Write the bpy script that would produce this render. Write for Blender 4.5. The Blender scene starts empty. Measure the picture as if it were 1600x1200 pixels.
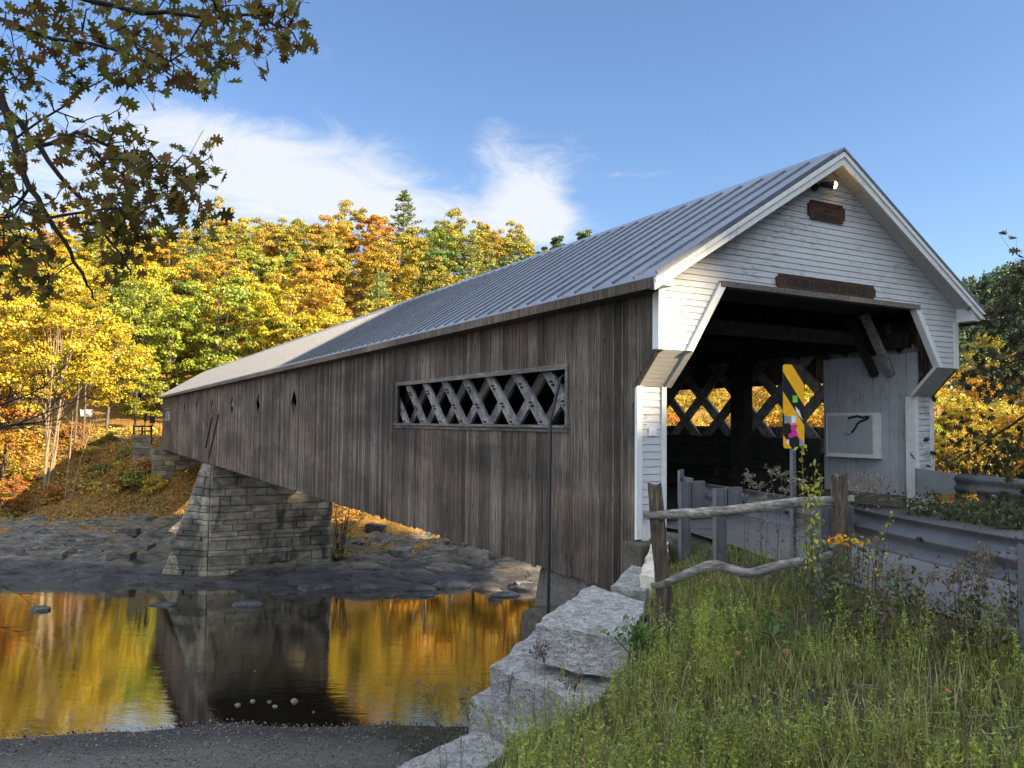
import bpy, math, random
import numpy as np
from mathutils import Vector, Matrix

# ------------------------------------------------------------------ camera, sky, sun, exposure
sc = bpy.context.scene
C = sc.collection
F_PX = 1265.7
YAW, PIT, ROL = math.radians(28.702), math.radians(2.782), math.radians(0.539)
fw = np.array([math.sin(YAW)*math.cos(PIT), math.cos(YAW)*math.cos(PIT), math.sin(PIT)])
rt = np.array([math.cos(YAW), -math.sin(YAW), 0.0])
up = np.cross(rt, fw)
RT = rt*math.cos(ROL)+up*math.sin(ROL)
UP = up*math.cos(ROL)-rt*math.sin(ROL)
EYE = np.array([0, 0, 1.6])
cam = bpy.data.cameras.new('camera')
cam.sensor_width = 36.0
cam.lens = 36.0*F_PX/1600.0
cam.clip_start = 0.05
cam.clip_end = 3000
camo = bpy.data.objects.new('camera', cam)
C.objects.link(camo)
camo.matrix_world = Matrix([[RT[0], UP[0], -fw[0], 0], [RT[1], UP[1], -fw[1], 0], [RT[2], UP[2], -fw[2], 1.6], [0, 0, 0, 1]])
sc.camera = camo

SUN_AZ = math.radians(40.0)      # sun stands behind the viewer, this far round from -Y to +X
SUN_EL = math.atan(0.80*math.sin(SUN_AZ))
to_sun = Vector((math.sin(SUN_AZ)*math.cos(SUN_EL), -math.cos(SUN_AZ)*math.cos(SUN_EL), math.sin(SUN_EL)))
sl = bpy.data.lights.new('sun', 'SUN')
sl.energy = 5.0
sl.angle = math.radians(0.5)
sl.color = (1.0, 0.80, 0.55)
so = bpy.data.objects.new('sun', sl)
C.objects.link(so)
so.rotation_euler = to_sun.to_track_quat('Z', 'Y').to_euler()
so.location = (60, -70, 60)

sc.view_settings.view_transform = 'Standard'
sc.view_settings.look = 'None'
sc.view_settings.exposure = 2.15
sc.view_settings.gamma = 1.0

wd = bpy.data.worlds.new('World')
sc.world = wd
wd.use_nodes = True


def build_world():
    nt = wd.node_tree
    nt.nodes.clear()
    N = nt.nodes.new
    L = nt.links.new
    out = N('ShaderNodeOutputWorld')
    bg = N('ShaderNodeBackground')
    sky = N('ShaderNodeTexSky')
    sky.sky_type = 'NISHITA'
    sky.sun_disc = False
    sky.sun_elevation = SUN_EL
    sky.sun_rotation = math.pi-SUN_AZ
    sky.air_density = 1.0
    sky.dust_density = 0.6
    sky.ozone_density = 1.6
    bg.inputs['Strength'].default_value = 0.05
    tc = N('ShaderNodeTexCoord')
    sep = N('ShaderNodeSeparateXYZ')
    L(tc.outputs['Generated'], sep.inputs[0])
    # cloud layer: directions are carried on to a flat sheet of cirrus far overhead
    add = N('ShaderNodeMath'); add.operation = 'ADD'; add.inputs[1].default_value = 0.16
    L(sep.outputs['Z'], add.inputs[0])
    dvx = N('ShaderNodeMath'); dvx.operation = 'DIVIDE'
    dvy = N('ShaderNodeMath'); dvy.operation = 'DIVIDE'
    L(sep.outputs['X'], dvx.inputs[0]); L(add.outputs[0], dvx.inputs[1])
    L(sep.outputs['Y'], dvy.inputs[0]); L(add.outputs[0], dvy.inputs[1])
    cmb = N('ShaderNodeCombineXYZ')
    L(dvx.outputs[0], cmb.inputs[0]); L(dvy.outputs[0], cmb.inputs[1])
    n1 = N('ShaderNodeTexNoise')
    n1.inputs['Scale'].default_value = 4.2
    n1.inputs['Detail'].default_value = 9
    n1.inputs['Roughness'].default_value = 0.68
    n1.inputs['Distortion'].default_value = 1.6
    L(cmb.outputs[0], n1.inputs['Vector'])
    # where the clouds sit: soft banks in a few directions of the sky
    total = None
    for (px, py, wx, wy, amp) in CLOUDS:
        v = fw+RT*(px-800)/F_PX-UP*(py-600)/F_PX
        v = v/np.linalg.norm(v)
        az, el = math.atan2(v[0], v[1]), math.asin(v[2])
        hx = Vector((math.cos(az), -math.sin(az), 0))
        vy = Vector((-math.sin(az)*math.sin(el), -math.cos(az)*math.sin(el), math.cos(el)))
        fwd = Vector(v)
        parts = []
        for ax, w in ((hx, wx), (vy, wy)):
            dt = N('ShaderNodeVectorMath'); dt.operation = 'DOT_PRODUCT'
            L(tc.outputs['Generated'], dt.inputs[0]); dt.inputs[1].default_value = ax
            sq = N('ShaderNodeMath'); sq.operation = 'POWER'; sq.inputs[1].default_value = 2
            ab = N('ShaderNodeMath'); ab.operation = 'DIVIDE'; ab.inputs[1].default_value = w
            L(dt.outputs['Value'], ab.inputs[0])
            ab2 = N('ShaderNodeMath'); ab2.operation = 'ABSOLUTE'
            L(ab.outputs[0], ab2.inputs[0]); L(ab2.outputs[0], sq.inputs[0])
            parts.append(sq)
        sm = N('ShaderNodeMath'); sm.operation = 'ADD'
        L(parts[0].outputs[0], sm.inputs[0]); L(parts[1].outputs[0], sm.inputs[1])
        ng = N('ShaderNodeMath'); ng.operation = 'MULTIPLY'; ng.inputs[1].default_value = -1
        L(sm.outputs[0], ng.inputs[0])
        ex = N('ShaderNodeMath'); ex.operation = 'EXPONENT'
        L(ng.outputs[0], ex.inputs[0])
        # only on this side of the sky
        df = N('ShaderNodeVectorMath'); df.operation = 'DOT_PRODUCT'
        L(tc.outputs['Generated'], df.inputs[0]); df.inputs[1].default_value = fwd
        gt = N('ShaderNodeMath'); gt.operation = 'GREATER_THAN'; gt.inputs[1].default_value = 0.2
        L(df.outputs['Value'], gt.inputs[0])
        mm = N('ShaderNodeMath'); mm.operation = 'MULTIPLY'
        L(ex.outputs[0], mm.inputs[0]); L(gt.outputs[0], mm.inputs[1])
        m2 = N('ShaderNodeMath'); m2.operation = 'MULTIPLY'; m2.inputs[1].default_value = amp
        L(mm.outputs[0], m2.inputs[0])
        if total is None:
            total = m2
        else:
            t2 = N('ShaderNodeMath'); t2.operation = 'ADD'
            L(total.outputs[0], t2.inputs[0]); L(m2.outputs[0], t2.inputs[1])
            total = t2
    # cover = smooth(noise + bank - 1)
    sm = N('ShaderNodeMath'); sm.operation = 'ADD'
    L(n1.outputs['Fac'], sm.inputs[0]); L(total.outputs[0], sm.inputs[1])
    mr = N('ShaderNodeMapRange'); mr.interpolation_type = 'SMOOTHSTEP'
    mr.inputs['From Min'].default_value = 0.70
    mr.inputs['From Max'].default_value = 1.46
    mr.inputs['To Max'].default_value = 0.90
    L(sm.outputs[0], mr.inputs['Value'])
    hue = N('ShaderNodeMix'); hue.data_type = 'RGBA'; hue.blend_type = 'MULTIPLY'
    hue.inputs[0].default_value = 1.0
    L(sky.outputs[0], hue.inputs[6]); hue.inputs[7].default_value = SKY_TINT
    mx = N('ShaderNodeMix'); mx.data_type = 'RGBA'
    L(mr.outputs[0], mx.inputs[0])
    L(hue.outputs[2], mx.inputs[6])
    mx.inputs[7].default_value = CLOUD_COL
    # fill light: bright cloud added overhead and behind the viewer, outside the picture
    dv = N('ShaderNodeVectorMath'); dv.operation = 'DOT_PRODUCT'
    L(tc.outputs['Generated'], dv.inputs[0])
    dv.inputs[1].default_value = Vector((-0.75*math.sin(YAW), -0.75*math.cos(YAW), 0.66))
    m3 = N('ShaderNodeMapRange'); m3.interpolation_type = 'SMOOTHSTEP'
    m3.inputs['From Min'].default_value = 0.12; m3.inputs['From Max'].default_value = 0.55
    L(dv.outputs['Value'], m3.inputs['Value'])
    m4 = N('ShaderNodeMapRange'); m4.interpolation_type = 'SMOOTHSTEP'
    m4.inputs['From Min'].default_value = 0.36; m4.inputs['From Max'].default_value = 0.56
    L(n1.outputs['Fac'], m4.inputs['Value'])
    m5 = N('ShaderNodeMath'); m5.operation = 'MULTIPLY'
    L(m3.outputs[0], m5.inputs[0]); L(m4.outputs[0], m5.inputs[1])
    mx2 = N('ShaderNodeMix'); mx2.data_type = 'RGBA'
    L(m5.outputs[0], mx2.inputs[0]); L(mx.outputs[2], mx2.inputs[6])
    mx2.inputs[7].default_value = CLOUD_FILL
    L(mx2.outputs[2], bg.inputs['Color'])
    L(bg.outputs[0], out.inputs['Surface'])


SKY_TINT = (0.77, 0.865, 1.015, 1)
CLOUD_COL = (4.3, 4.4, 4.6, 1)
CLOUD_FILL = (13.0, 14.2, 15.7, 1)  # unseen cloud, added to brighten what lies in shade
CLOUDS = [(690, 340, 0.17, 0.028, 0.40), (860, 352, 0.07, 0.022, 0.36), (250, 190, 0.14, 0.03, 0.28), (845, 330, 0.035, 0.045, 0.35), (440, 250, 0.15, 0.055, 0.62), (560, 320, 0.16, 0.05, 0.5), (820, 300, 0.05, 0.06, 0.62), (900, 240, 0.05, 0.03, 0.3),
          (60, 300, 0.2, 0.09, 0.65), (980, 272, 0.05, 0.006, 0.33), (770, 210, 0.03, 0.04, 0.25), (505, 90, 0.03, 0.02, 0.25)]
build_world()

# ------------------------------------------------------------------ helpers
rng = np.random.default_rng(7)
random.seed(7)
SY, CY = math.sin(YAW), math.cos(YAW)


def W(l, d, z=0.0):
    """a point given as metres to the right of and metres ahead of the viewer"""
    return (d*SY+l*CY, d*CY-l*SY, z)


def LD(X, Y):
    return X*CY-Y*SY, X*SY+Y*CY


def at(px, py, D):
    """the point that far ahead of the viewer seen at that spot of the photograph"""
    p = EYE+D*(fw+RT*(px-800)/F_PX-UP*(py-600)/F_PX)
    return Vector(p)


def atp(px, py, axis, val):
    d = fw+RT*(px-800)/F_PX-UP*(py-600)/F_PX
    t = (val-EYE[axis])/d[axis]
    return Vector(EYE+t*d)


def pix(p):
    v = np.array(p, float)-EYE
    D = v@fw
    return 800+F_PX*(v@RT)/D, 600-F_PX*(v@UP)/D, D


def _h(i, j, k, seed):
    n = (i*374761393+j*668265263+k*2147483647+seed*974634541) & 0xffffffff
    n = ((n ^ (n >> 13))*1274126177) & 0xffffffff
    return ((n ^ (n >> 16)) & 0xffff)/65535.0


def vnoise(x, y, z=None, seed=0):
    x = np.asarray(x, float); y = np.asarray(y, float)
    z = np.zeros_like(x) if z is None else np.asarray(z, float)
    i, j, k = np.floor(x).astype(np.int64), np.floor(y).astype(np.int64), np.floor(z).astype(np.int64)
    u, v, w = x-i, y-j, z-k
    u = u*u*(3-2*u); v = v*v*(3-2*v); w = w*w*(3-2*w)
    r = 0
    for a in (0, 1):
        for b in (0, 1):
            for c in (0, 1):
                r = r+_h(i+a, j+b, k+c, seed)*(u if a else 1-u)*(v if b else 1-v)*(w if c else 1-w)
    return r


def fbm(x, y, z=None, octv=4, seed=0, gain=0.5):
    s, a, t = 0, 1.0, 0
    for o in range(octv):
        f = 2.03**o
        s = s+a*vnoise(np.asarray(x)*f+o*17.3, np.asarray(y)*f-o*9.1, None if z is None else np.asarray(z)*f, seed+o)
        t += a
        a *= gain
    return s/t


def sstep(x, a, b):
    t = np.clip((np.asarray(x, float)-a)/(b-a), 0, 1)
    return t*t*(3-2*t)


WLOC = {}


def tag(o, label=None, cat=None, group=None, kind=None):
    if label: o['label'] = label
    if cat: o['category'] = cat
    if group: o['group'] = group
    if kind: o['kind'] = kind
    return o


def root(name, loc, label, cat, group=None):
    o = bpy.data.objects.new(name, None)
    o.empty_display_size = 0.2
    C.objects.link(o)
    o.location = loc
    WLOC[o.name] = Vector(loc)
    return tag(o, label, cat, group)


def link_mesh(name, me, parent=None, loc=(0, 0, 0)):
    o = bpy.data.objects.new(name, me)
    C.objects.link(o)
    if parent is not None:
        o.parent = parent
        WLOC[o.name] = WLOC[parent.name]
    else:
        o.location = loc
        WLOC[o.name] = Vector(loc)
    return o


def raw_mesh(name, V, F, mats, rnd=None, matidx=None, smooth=False, attrs=None):
    V = np.asarray(V, dtype=np.float32).reshape(-1, 3)
    me = bpy.data.meshes.new(name)
    if isinstance(F, np.ndarray):
        n = F.shape[1]
        me.vertices.add(len(V)); me.vertices.foreach_set('co', V.ravel())
        me.loops.add(F.size); me.loops.foreach_set('vertex_index', F.astype(np.int32).ravel())
        me.polygons.add(len(F)); me.polygons.foreach_set('loop_start', np.arange(0, F.size, n, dtype=np.int32))
        me.polygons.foreach_set('loop_total', np.full(len(F), n, dtype=np.int32))
        me.update(calc_edges=True)
    else:
        me.from_pydata(V.tolist(), [], F)
    if not isinstance(mats, (list, tuple)): mats = [mats]
    for m in mats: me.materials.append(m)
    if matidx is not None: me.polygons.foreach_set('material_index', np.asarray(matidx, dtype=np.int32))
    if rnd is not None:
        a = me.attributes.new('rnd', 'FLOAT', 'POINT'); a.data.foreach_set('value', np.asarray(rnd, dtype=np.float32))
    for k, v in (attrs or {}).items():
        a = me.attributes.new(k, 'FLOAT', 'POINT'); a.data.foreach_set('value', np.asarray(v, dtype=np.float32).ravel())
    if smooth: me.polygons.foreach_set('use_smooth', np.ones(len(me.polygons), dtype=bool))
    me.update()
    return me


class MB:
    """collects shapes in world coordinates; build() links them as ONE mesh object"""
    def __init__(s):
        s.V, s.F, s.R, s.M = [], [], [], []

    def add(s, vs, fs, rnd=None, mi=0):
        b = len(s.V)
        r = random.random() if rnd is None else rnd
        for v in vs:
            s.V.append(tuple(v)); s.R.append(r)
        for f in fs:
            s.F.append([b+i for i in f]); s.M.append(mi)

    def box(s, c, size, rot=None, rnd=None, mi=0):
        hx, hy, hz = size[0]/2, size[1]/2, size[2]/2
        vs = [Vector((x, y, z)) for x in (-hx, hx) for y in (-hy, hy) for z in (-hz, hz)]
        if rot is not None: vs = [rot @ v for v in vs]
        c = Vector(c)
        s.add([v+c for v in vs], [(0, 1, 3, 2), (4, 6, 7, 5), (0, 4, 5, 1), (2, 3, 7, 6), (0, 2, 6, 4), (1, 5, 7, 3)], rnd, mi)

    def bx(s, x0, x1, y0, y1, z0, z1, rnd=None, mi=0):
        s.box(((x0+x1)/2, (y0+y1)/2, (z0+z1)/2), (abs(x1-x0), abs(y1-y0), abs(z1-z0)), None, rnd, mi)

    def prism(s, poly, ext, rnd=None, mi=0):
        n = len(poly)
        ext = Vector(ext)
        a = [Vector(p) for p in poly]
        nrm = Vector((0, 0, 0))
        for i in range(n):
            nrm += a[i].cross(a[(i+1) % n])
        if nrm.dot(ext) > 0: a = a[::-1]
        vs = a+[p+ext for p in a]
        fs = [tuple(range(n)), tuple(range(2*n-1, n-1, -1))]+[(i, i+n, (i+1) % n+n, (i+1) % n) for i in range(n)]
        s.add(vs, fs, rnd, mi)

    def beam(s, p, q, w, h, upv=(0, 0, 1), rnd=None, mi=0):
        p, q = Vector(p), Vector(q)
        d = (q-p); L = d.length; d.normalize()
        u = Vector(upv); x = d.cross(u)
        if x.length < 1e-4: x = d.cross(Vector((1, 0, 0)))
        x.normalize(); u = x.cross(d)
        rot = Matrix((x, d, u)).transposed()
        s.box((p+q)/2, (w, L, h), rot, rnd, mi)

    def tube(s, pts, rad, n=8, rnd=None, mi=0, jit=0.0):
        pts = [Vector(p) for p in pts]
        rings = []
        prev = None
        for i, p in enumerate(pts):
            d = (pts[min(i+1, len(pts)-1)]-pts[max(i-1, 0)]).normalized()
            if prev is None:
                x = d.cross(Vector((0.3, 0.2, 1)))
                if x.length < 1e-3: x = d.cross(Vector((1, 0, 0)))
            else:
                x = prev-d*prev.dot(d)
            x.normalize(); prev = x
            y = d.cross(x)
            r = rad[i] if isinstance(rad, (list, tuple)) else rad
            rings.append([p+(x*math.cos(2*math.pi*k/n)+y*math.sin(2*math.pi*k/n))*r*(1+random.uniform(-jit, jit)) for k in range(n)])
        vs = [v for r in rings for v in r]
        fs = []
        for i in range(len(pts)-1):
            for k in range(n):
                fs.append((i*n+k, i*n+(k+1) % n, (i+1)*n+(k+1) % n, (i+1)*n+k))
        fs.append(tuple(range(n-1, -1, -1)))
        fs.append(tuple(range((len(pts)-1)*n, len(pts)*n)))
        s.add(vs, fs, rnd, mi)

    def build(s, name, mats, parent=None, smooth=False, label=None, bevel=0):
        base = WLOC[parent.name] if parent is not None else Vector((0, 0, 0))
        V = np.array(s.V, dtype=np.float64).reshape(-1, 3)-np.array(base)
        me = raw_mesh(name, V, s.F, mats, s.R, s.M, smooth)
        o = link_mesh(name, me, parent)
        if bevel:
            m = o.modifiers.new('bevel', 'BEVEL'); m.width = bevel; m.segments = 2; m.limit_method = 'ANGLE'
        if label: o['label'] = label
        return o

    def solo(s, name, mats, label, cat, group=None, smooth=False, bevel=0, kind=None):
        """a thing that is one mesh: its origin goes to its own base"""
        V = np.array(s.V, dtype=np.float64).reshape(-1, 3)
        o0 = np.array([V[:, 0].mean(), V[:, 1].mean(), V[:, 2].min()])
        me = raw_mesh(name, V-o0, s.F, mats, s.R, s.M, smooth)
        o = link_mesh(name, me, None, tuple(o0))
        if bevel:
            m = o.modifiers.new('bevel', 'BEVEL'); m.width = bevel; m.segments = 2; m.limit_method = 'ANGLE'
        return tag(o, label, cat, group, kind)


# ------------------------------------------------------------------ materials
class NT:
    def __init__(s, name):
        s.m = bpy.data.materials.new(name)
        s.m.use_nodes = True
        s.t = s.m.node_tree
        s.t.nodes.clear()
        s.out = s.t.nodes.new('ShaderNodeOutputMaterial')

    def n(s, typ, **kw):
        x = s.t.nodes.new('ShaderNode'+typ)
        for k, v in kw.items():
            if k in x.inputs.keys(): s.put(x.inputs[k], v)
            else: setattr(x, k, v)
        return x

    def put(s, sock, v):
        if isinstance(v, bpy.types.NodeSocket): s.t.links.new(v, sock)
        else:
            if isinstance(v, tuple) and len(v) == 3 and sock.type == 'RGBA': v = (*v, 1)
            sock.default_value = v

    def pos(s, scale=(1, 1, 1), obj=True, rot=(0, 0, 0)):
        tc = s.n('TexCoord')
        mp = s.n('Mapping')
        s.t.links.new(tc.outputs['Object'], mp.inputs['Vector'])
        mp.inputs['Scale'].default_value = scale
        mp.inputs['Rotation'].default_value = rot
        return mp.outputs[0]

    def noise(s, vec, scale, detail=4, rough=0.55, dist=0.0):
        x = s.n('TexNoise')
        s.put(x.inputs['Vector'], vec)
        x.inputs['Scale'].default_value = scale
        x.inputs['Detail'].default_value = detail
        x.inputs['Roughness'].default_value = rough
        x.inputs['Distortion'].default_value = dist
        return x.outputs['Fac']

    def ramp(s, fac, stops):
        x = s.n('ValToRGB')
        s.put(x.inputs[0], fac)
        e = x.color_ramp.elements
        while len(e) < len(stops): e.new(0.5)
        for el, (p, c) in zip(e, stops):
            el.position = p
            el.color = (*c, 1) if isinstance(c, tuple) else (c, c, c, 1)
        return x.outputs[0]

    def mix(s, fac, a, b, blend='MIX'):
        x = s.n('Mix')
        x.data_type = 'RGBA'; x.blend_type = blend
        s.put(x.inputs[0], fac); s.put(x.inputs[6], a); s.put(x.inputs[7], b)
        return x.outputs[2]

    def math(s, op, a, b=None, clamp=False):
        x = s.n('Math'); x.operation = op; x.use_clamp = clamp
        s.put(x.inputs[0], a)
        if b is not None: s.put(x.inputs[1], b)
        return x.outputs[0]

    def attr(s, name):
        x = s.n('Attribute'); x.attribute_name = name
        return x.outputs['Fac']

    def rng(s, v, a, b, c, d, smooth=False):
        x = s.n('MapRange')
        if smooth: x.interpolation_type = 'SMOOTHSTEP'
        s.put(x.inputs[0], v)
        for i, q in enumerate((a, b, c, d)): x.inputs[i+1].default_value = q
        return x.outputs[0]

    def bump(s, h, strength=0.4, dist=0.02, normal=None):
        x = s.n('Bump')
        s.put(x.inputs['Height'], h)
        x.inputs['Strength'].default_value = strength
        x.inputs['Distance'].default_value = dist
        if normal is not None: s.put(x.inputs['Normal'], normal)
        return x.outputs[0]

    def principled(s, col, rough=0.8, metal=0.0, normal=None, spec=0.35, **kw):
        b = s.n('BsdfPrincipled')
        s.put(b.inputs['Base Color'], col)
        s.put(b.inputs['Roughness'], rough)
        s.put(b.inputs['Metallic'], metal)
        s.put(b.inputs['Specular IOR Level'], spec)
        if normal is not None: s.put(b.inputs['Normal'], normal)
        for k, v in kw.items(): s.put(b.inputs[k], v)
        s.t.links.new(b.outputs[0], s.out.inputs['Surface'])
        return s.m


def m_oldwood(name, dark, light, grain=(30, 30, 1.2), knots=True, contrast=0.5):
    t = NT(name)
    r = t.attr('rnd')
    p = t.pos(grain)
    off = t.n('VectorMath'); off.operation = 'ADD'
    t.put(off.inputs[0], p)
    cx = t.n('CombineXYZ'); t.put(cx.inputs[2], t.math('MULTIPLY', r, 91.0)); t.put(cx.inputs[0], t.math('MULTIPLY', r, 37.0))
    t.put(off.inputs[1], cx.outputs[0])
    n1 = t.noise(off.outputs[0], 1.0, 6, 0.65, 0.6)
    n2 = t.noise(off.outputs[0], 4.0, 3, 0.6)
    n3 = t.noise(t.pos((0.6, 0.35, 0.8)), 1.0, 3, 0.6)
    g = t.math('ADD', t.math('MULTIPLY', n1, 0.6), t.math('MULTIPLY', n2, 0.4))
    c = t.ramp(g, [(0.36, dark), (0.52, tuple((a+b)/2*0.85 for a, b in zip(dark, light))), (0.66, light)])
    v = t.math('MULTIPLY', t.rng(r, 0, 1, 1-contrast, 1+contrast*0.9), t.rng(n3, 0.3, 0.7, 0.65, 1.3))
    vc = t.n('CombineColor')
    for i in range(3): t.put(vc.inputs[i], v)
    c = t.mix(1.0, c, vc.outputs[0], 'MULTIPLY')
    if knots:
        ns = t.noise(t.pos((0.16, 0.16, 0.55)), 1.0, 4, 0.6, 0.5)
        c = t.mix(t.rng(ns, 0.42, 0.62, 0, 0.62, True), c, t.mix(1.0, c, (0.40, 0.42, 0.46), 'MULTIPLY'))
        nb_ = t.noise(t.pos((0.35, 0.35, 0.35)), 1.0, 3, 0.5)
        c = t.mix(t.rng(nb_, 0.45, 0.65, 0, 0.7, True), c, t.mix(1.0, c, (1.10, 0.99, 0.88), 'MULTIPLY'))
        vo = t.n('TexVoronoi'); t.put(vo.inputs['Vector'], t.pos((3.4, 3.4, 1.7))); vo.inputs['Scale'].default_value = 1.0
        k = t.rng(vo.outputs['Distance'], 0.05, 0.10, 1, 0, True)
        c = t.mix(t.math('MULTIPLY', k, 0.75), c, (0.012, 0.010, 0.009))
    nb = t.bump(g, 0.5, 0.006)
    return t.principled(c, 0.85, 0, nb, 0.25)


def m_white(name, base=(0.62, 0.64, 0.64), worn=(0.20, 0.19, 0.18), amount=0.5, horiz=True):
    t = NT(name)
    r = t.attr('rnd')
    sc_ = (5, 5, 45) if horiz else (40, 40, 4)
    n1 = t.noise(t.pos(sc_), 1.0, 6, 0.7)
    n2 = t.noise(t.pos((1.1, 1.1, 1.6)), 1.0, 4, 0.6)
    n3 = t.noise(t.pos((7, 7, 7)), 1.0, 3, 0.6)
    w = t.math('MULTIPLY', t.rng(n1, 0.50, 0.62, 0, 1, True), t.rng(n2, 0.46, 0.64, 0.08, 1, True))
    w = t.math('MULTIPLY', w, amount, True)
    c = t.mix(t.rng(n3, 0.3, 0.75, 0, 0.5), base, tuple(x*0.8 for x in base))
    c = t.mix(t.rng(r, 0, 1, 0, 0.3), c, tuple(x*0.72 for x in base))
    c = t.mix(w, c, worn)
    # nail heads and stains with shapes of their own
    vo = t.n('TexVoronoi'); t.put(vo.inputs['Vector'], t.pos((5, 5, 11))); vo.inputs['Scale'].default_value = 1.0
    c = t.mix(t.math('MULTIPLY', t.rng(vo.outputs['Distance'], 0.05, 0.10, 1, 0, True), 0.6*amount), c, (0.12, 0.11, 0.10))
    return t.principled(c, 0.65, 0, t.bump(n1, 0.25, 0.003), 0.3)


def m_stone(name, c1, c2, scale=3.0, bump=0.6, streak=(1, 1, 1), rough=0.9, stain=False):
    t = NT(name)
    r = t.attr('rnd')
    p = t.pos(streak)
    n1 = t.noise(p, scale, 8, 0.65, 0.4)
    n2 = t.noise(p, scale*9, 5, 0.7)
    n3 = t.noise(p, scale*0.35, 3, 0.5)
    g = t.math('ADD', t.math('MULTIPLY', n1, 0.6), t.math('MULTIPLY', n2, 0.4))
    c = t.ramp(g, [(0.28, tuple(x*0.45 for x in c1)), (0.45, c1), (0.62, c2), (0.80, tuple(min(1, x*1.25) for x in c2))])
    v = t.math('MULTIPLY', t.rng(r, 0, 1, 0.62, 1.25), t.rng(n3, 0.3, 0.7, 0.75, 1.2))
    vc = t.n('CombineColor')
    for i in range(3): t.put(vc.inputs[i], v)
    c = t.mix(1.0, c, vc.outputs[0], 'MULTIPLY')
    if stain:
        ns = t.noise(t.pos((0.55, 0.55, 0.30)), 1.0, 6, 0.65, 0.8)
        c = t.mix(t.rng(ns, 0.50, 0.62, 0, 0.82, True), c, (0.018, 0.017, 0.017))
        nw = t.noise(t.pos((1.6, 1.6, 0.25)), 1.0, 4, 0.6)
        c = t.mix(t.rng(nw, 0.62, 0.75, 0, 0.5, True), c, (0.34, 0.34, 0.34))
    return t.principled(c, rough, 0, t.bump(g, bump, 0.03), 0.3)


def m_leaf(name, hue=0.028, val=(0.60, 1.22), transl=0.24, gloss=0.03, sat=1.0):
    t = NT(name)
    r = t.attr('rnd')
    oi = t.n('ObjectInfo')
    hs = t.n('HueSaturation')
    t.put(hs.inputs['Hue'], t.rng(r, 0, 1, 0.5-hue, 0.5+hue))
    t.put(hs.inputs['Saturation'], sat)
    wn = t.n('TexWhiteNoise'); wn.noise_dimensions = '1D'; t.put(wn.inputs['W'], t.math('MULTIPLY', r, 977.0))
    t.put(hs.inputs['Value'], t.rng(wn.outputs['Value'], 0, 1, val[0], val[1]))
    t.put(hs.inputs['Color'], oi.outputs['Color'])
    d = t.n('BsdfDiffuse'); t.put(d.inputs[0], hs.outputs[0])
    tr = t.n('BsdfTranslucent'); t.put(tr.inputs[0], hs.outputs[0])
    gl = t.n('BsdfGlossy'); t.put(gl.inputs[0], (0.8, 0.8, 0.8)); t.put(gl.inputs['Roughness'], 0.45)
    m1 = t.n('MixShader'); m1.inputs[0].default_value = transl
    t.t.links.new(d.outputs[0], m1.inputs[1]); t.t.links.new(tr.outputs[0], m1.inputs[2])
    m2 = t.n('MixShader'); m2.inputs[0].default_value = gloss
    t.t.links.new(m1.outputs[0], m2.inputs[1]); t.t.links.new(gl.outputs[0], m2.inputs[2])
    t.t.links.new(m2.outputs[0], t.out.inputs['Surface'])
    return t.m


def m_plain(name, col, rough=0.6, metal=0.0, spec=0.4, var=0.25, scale=14, emit=None):
    t = NT(name)
    n = t.noise(t.pos(), scale, 5, 0.6)
    c = t.mix(t.rng(n, 0.3, 0.72, 0, 1), tuple(x*(1-var) for x in col), tuple(min(1, x*(1+var)) for x in col))
    kw = {}
    if emit: kw = {'Emission Color': (*emit[0], 1), 'Emission Strength': emit[1]}
    return t.principled(c, rough, metal, t.bump(n, 0.12, 0.004), spec, **kw)


def m_galv(name, col=(0.14, 0.148, 0.16)):
    t = NT(name)
    n = t.noise(t.pos(), 3, 5, 0.6)
    vo = t.n('TexVoronoi'); t.put(vo.inputs['Vector'], t.pos()); vo.inputs['Scale'].default_value = 55
    n2 = t.noise(t.pos((2, 2, 14)), 2, 6, 0.7)
    c = t.mix(t.rng(n, 0.35, 0.7, 0, 1), tuple(x*0.68 for x in col), col)
    c = t.mix(t.rng(vo.outputs['Color'], 0, 1, 0, 0.25), c, tuple(x*1.25 for x in col))
    c = t.mix(t.rng(n2, 0.54, 0.70, 0, 0.7, True), c, (0.12, 0.08, 0.055))
    return t.principled(c, 0.5, 0.35, t.bump(n, 0.1, 0.004), 0.4)


def m_bark(name, c1, c2, scale=8):
    t = NT(name)
    n = t.noise(t.pos((1, 1, 0.25)), scale, 6, 0.7, 0.5)
    c = t.ramp(n, [(0.3, c1), (0.7, c2)])
    return t.principled(c, 0.9, 0, t.bump(n, 0.6, 0.02), 0.2)


M = {}
M['siding'] = m_oldwood('weathered_boards', (0.013, 0.011, 0.0095), (0.240, 0.188, 0.143), (34, 34, 1.1), True, 0.58)
M['lattice'] = m_oldwood('lattice_planks', (0.09, 0.085, 0.08), (0.37, 0.35, 0.325), (14, 5, 5), False, 0.25)
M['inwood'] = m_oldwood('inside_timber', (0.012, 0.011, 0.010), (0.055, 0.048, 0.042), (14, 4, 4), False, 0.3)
M['trimwood'] = m_oldwood('trim_boards', (0.06, 0.055, 0.05), (0.25, 0.22, 0.19), (25, 2, 25), False, 0.2)
M['rail_wood'] = m_oldwood('split_rails', (0.045, 0.041, 0.036), (0.31, 0.285, 0.255), (6, 6, 26), False, 0.15)
M['post_wood'] = m_oldwood('split_posts', (0.018, 0.014, 0.011), (0.17, 0.135, 0.10), (30, 30, 2.5), False, 0.15)
M['white'] = m_white('white_clapboard', (0.47, 0.485, 0.50), amount=1.4)
M['white_trim'] = m_white('white_trim', (0.60, 0.61, 0.60), amount=0.45, horiz=False)
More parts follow.
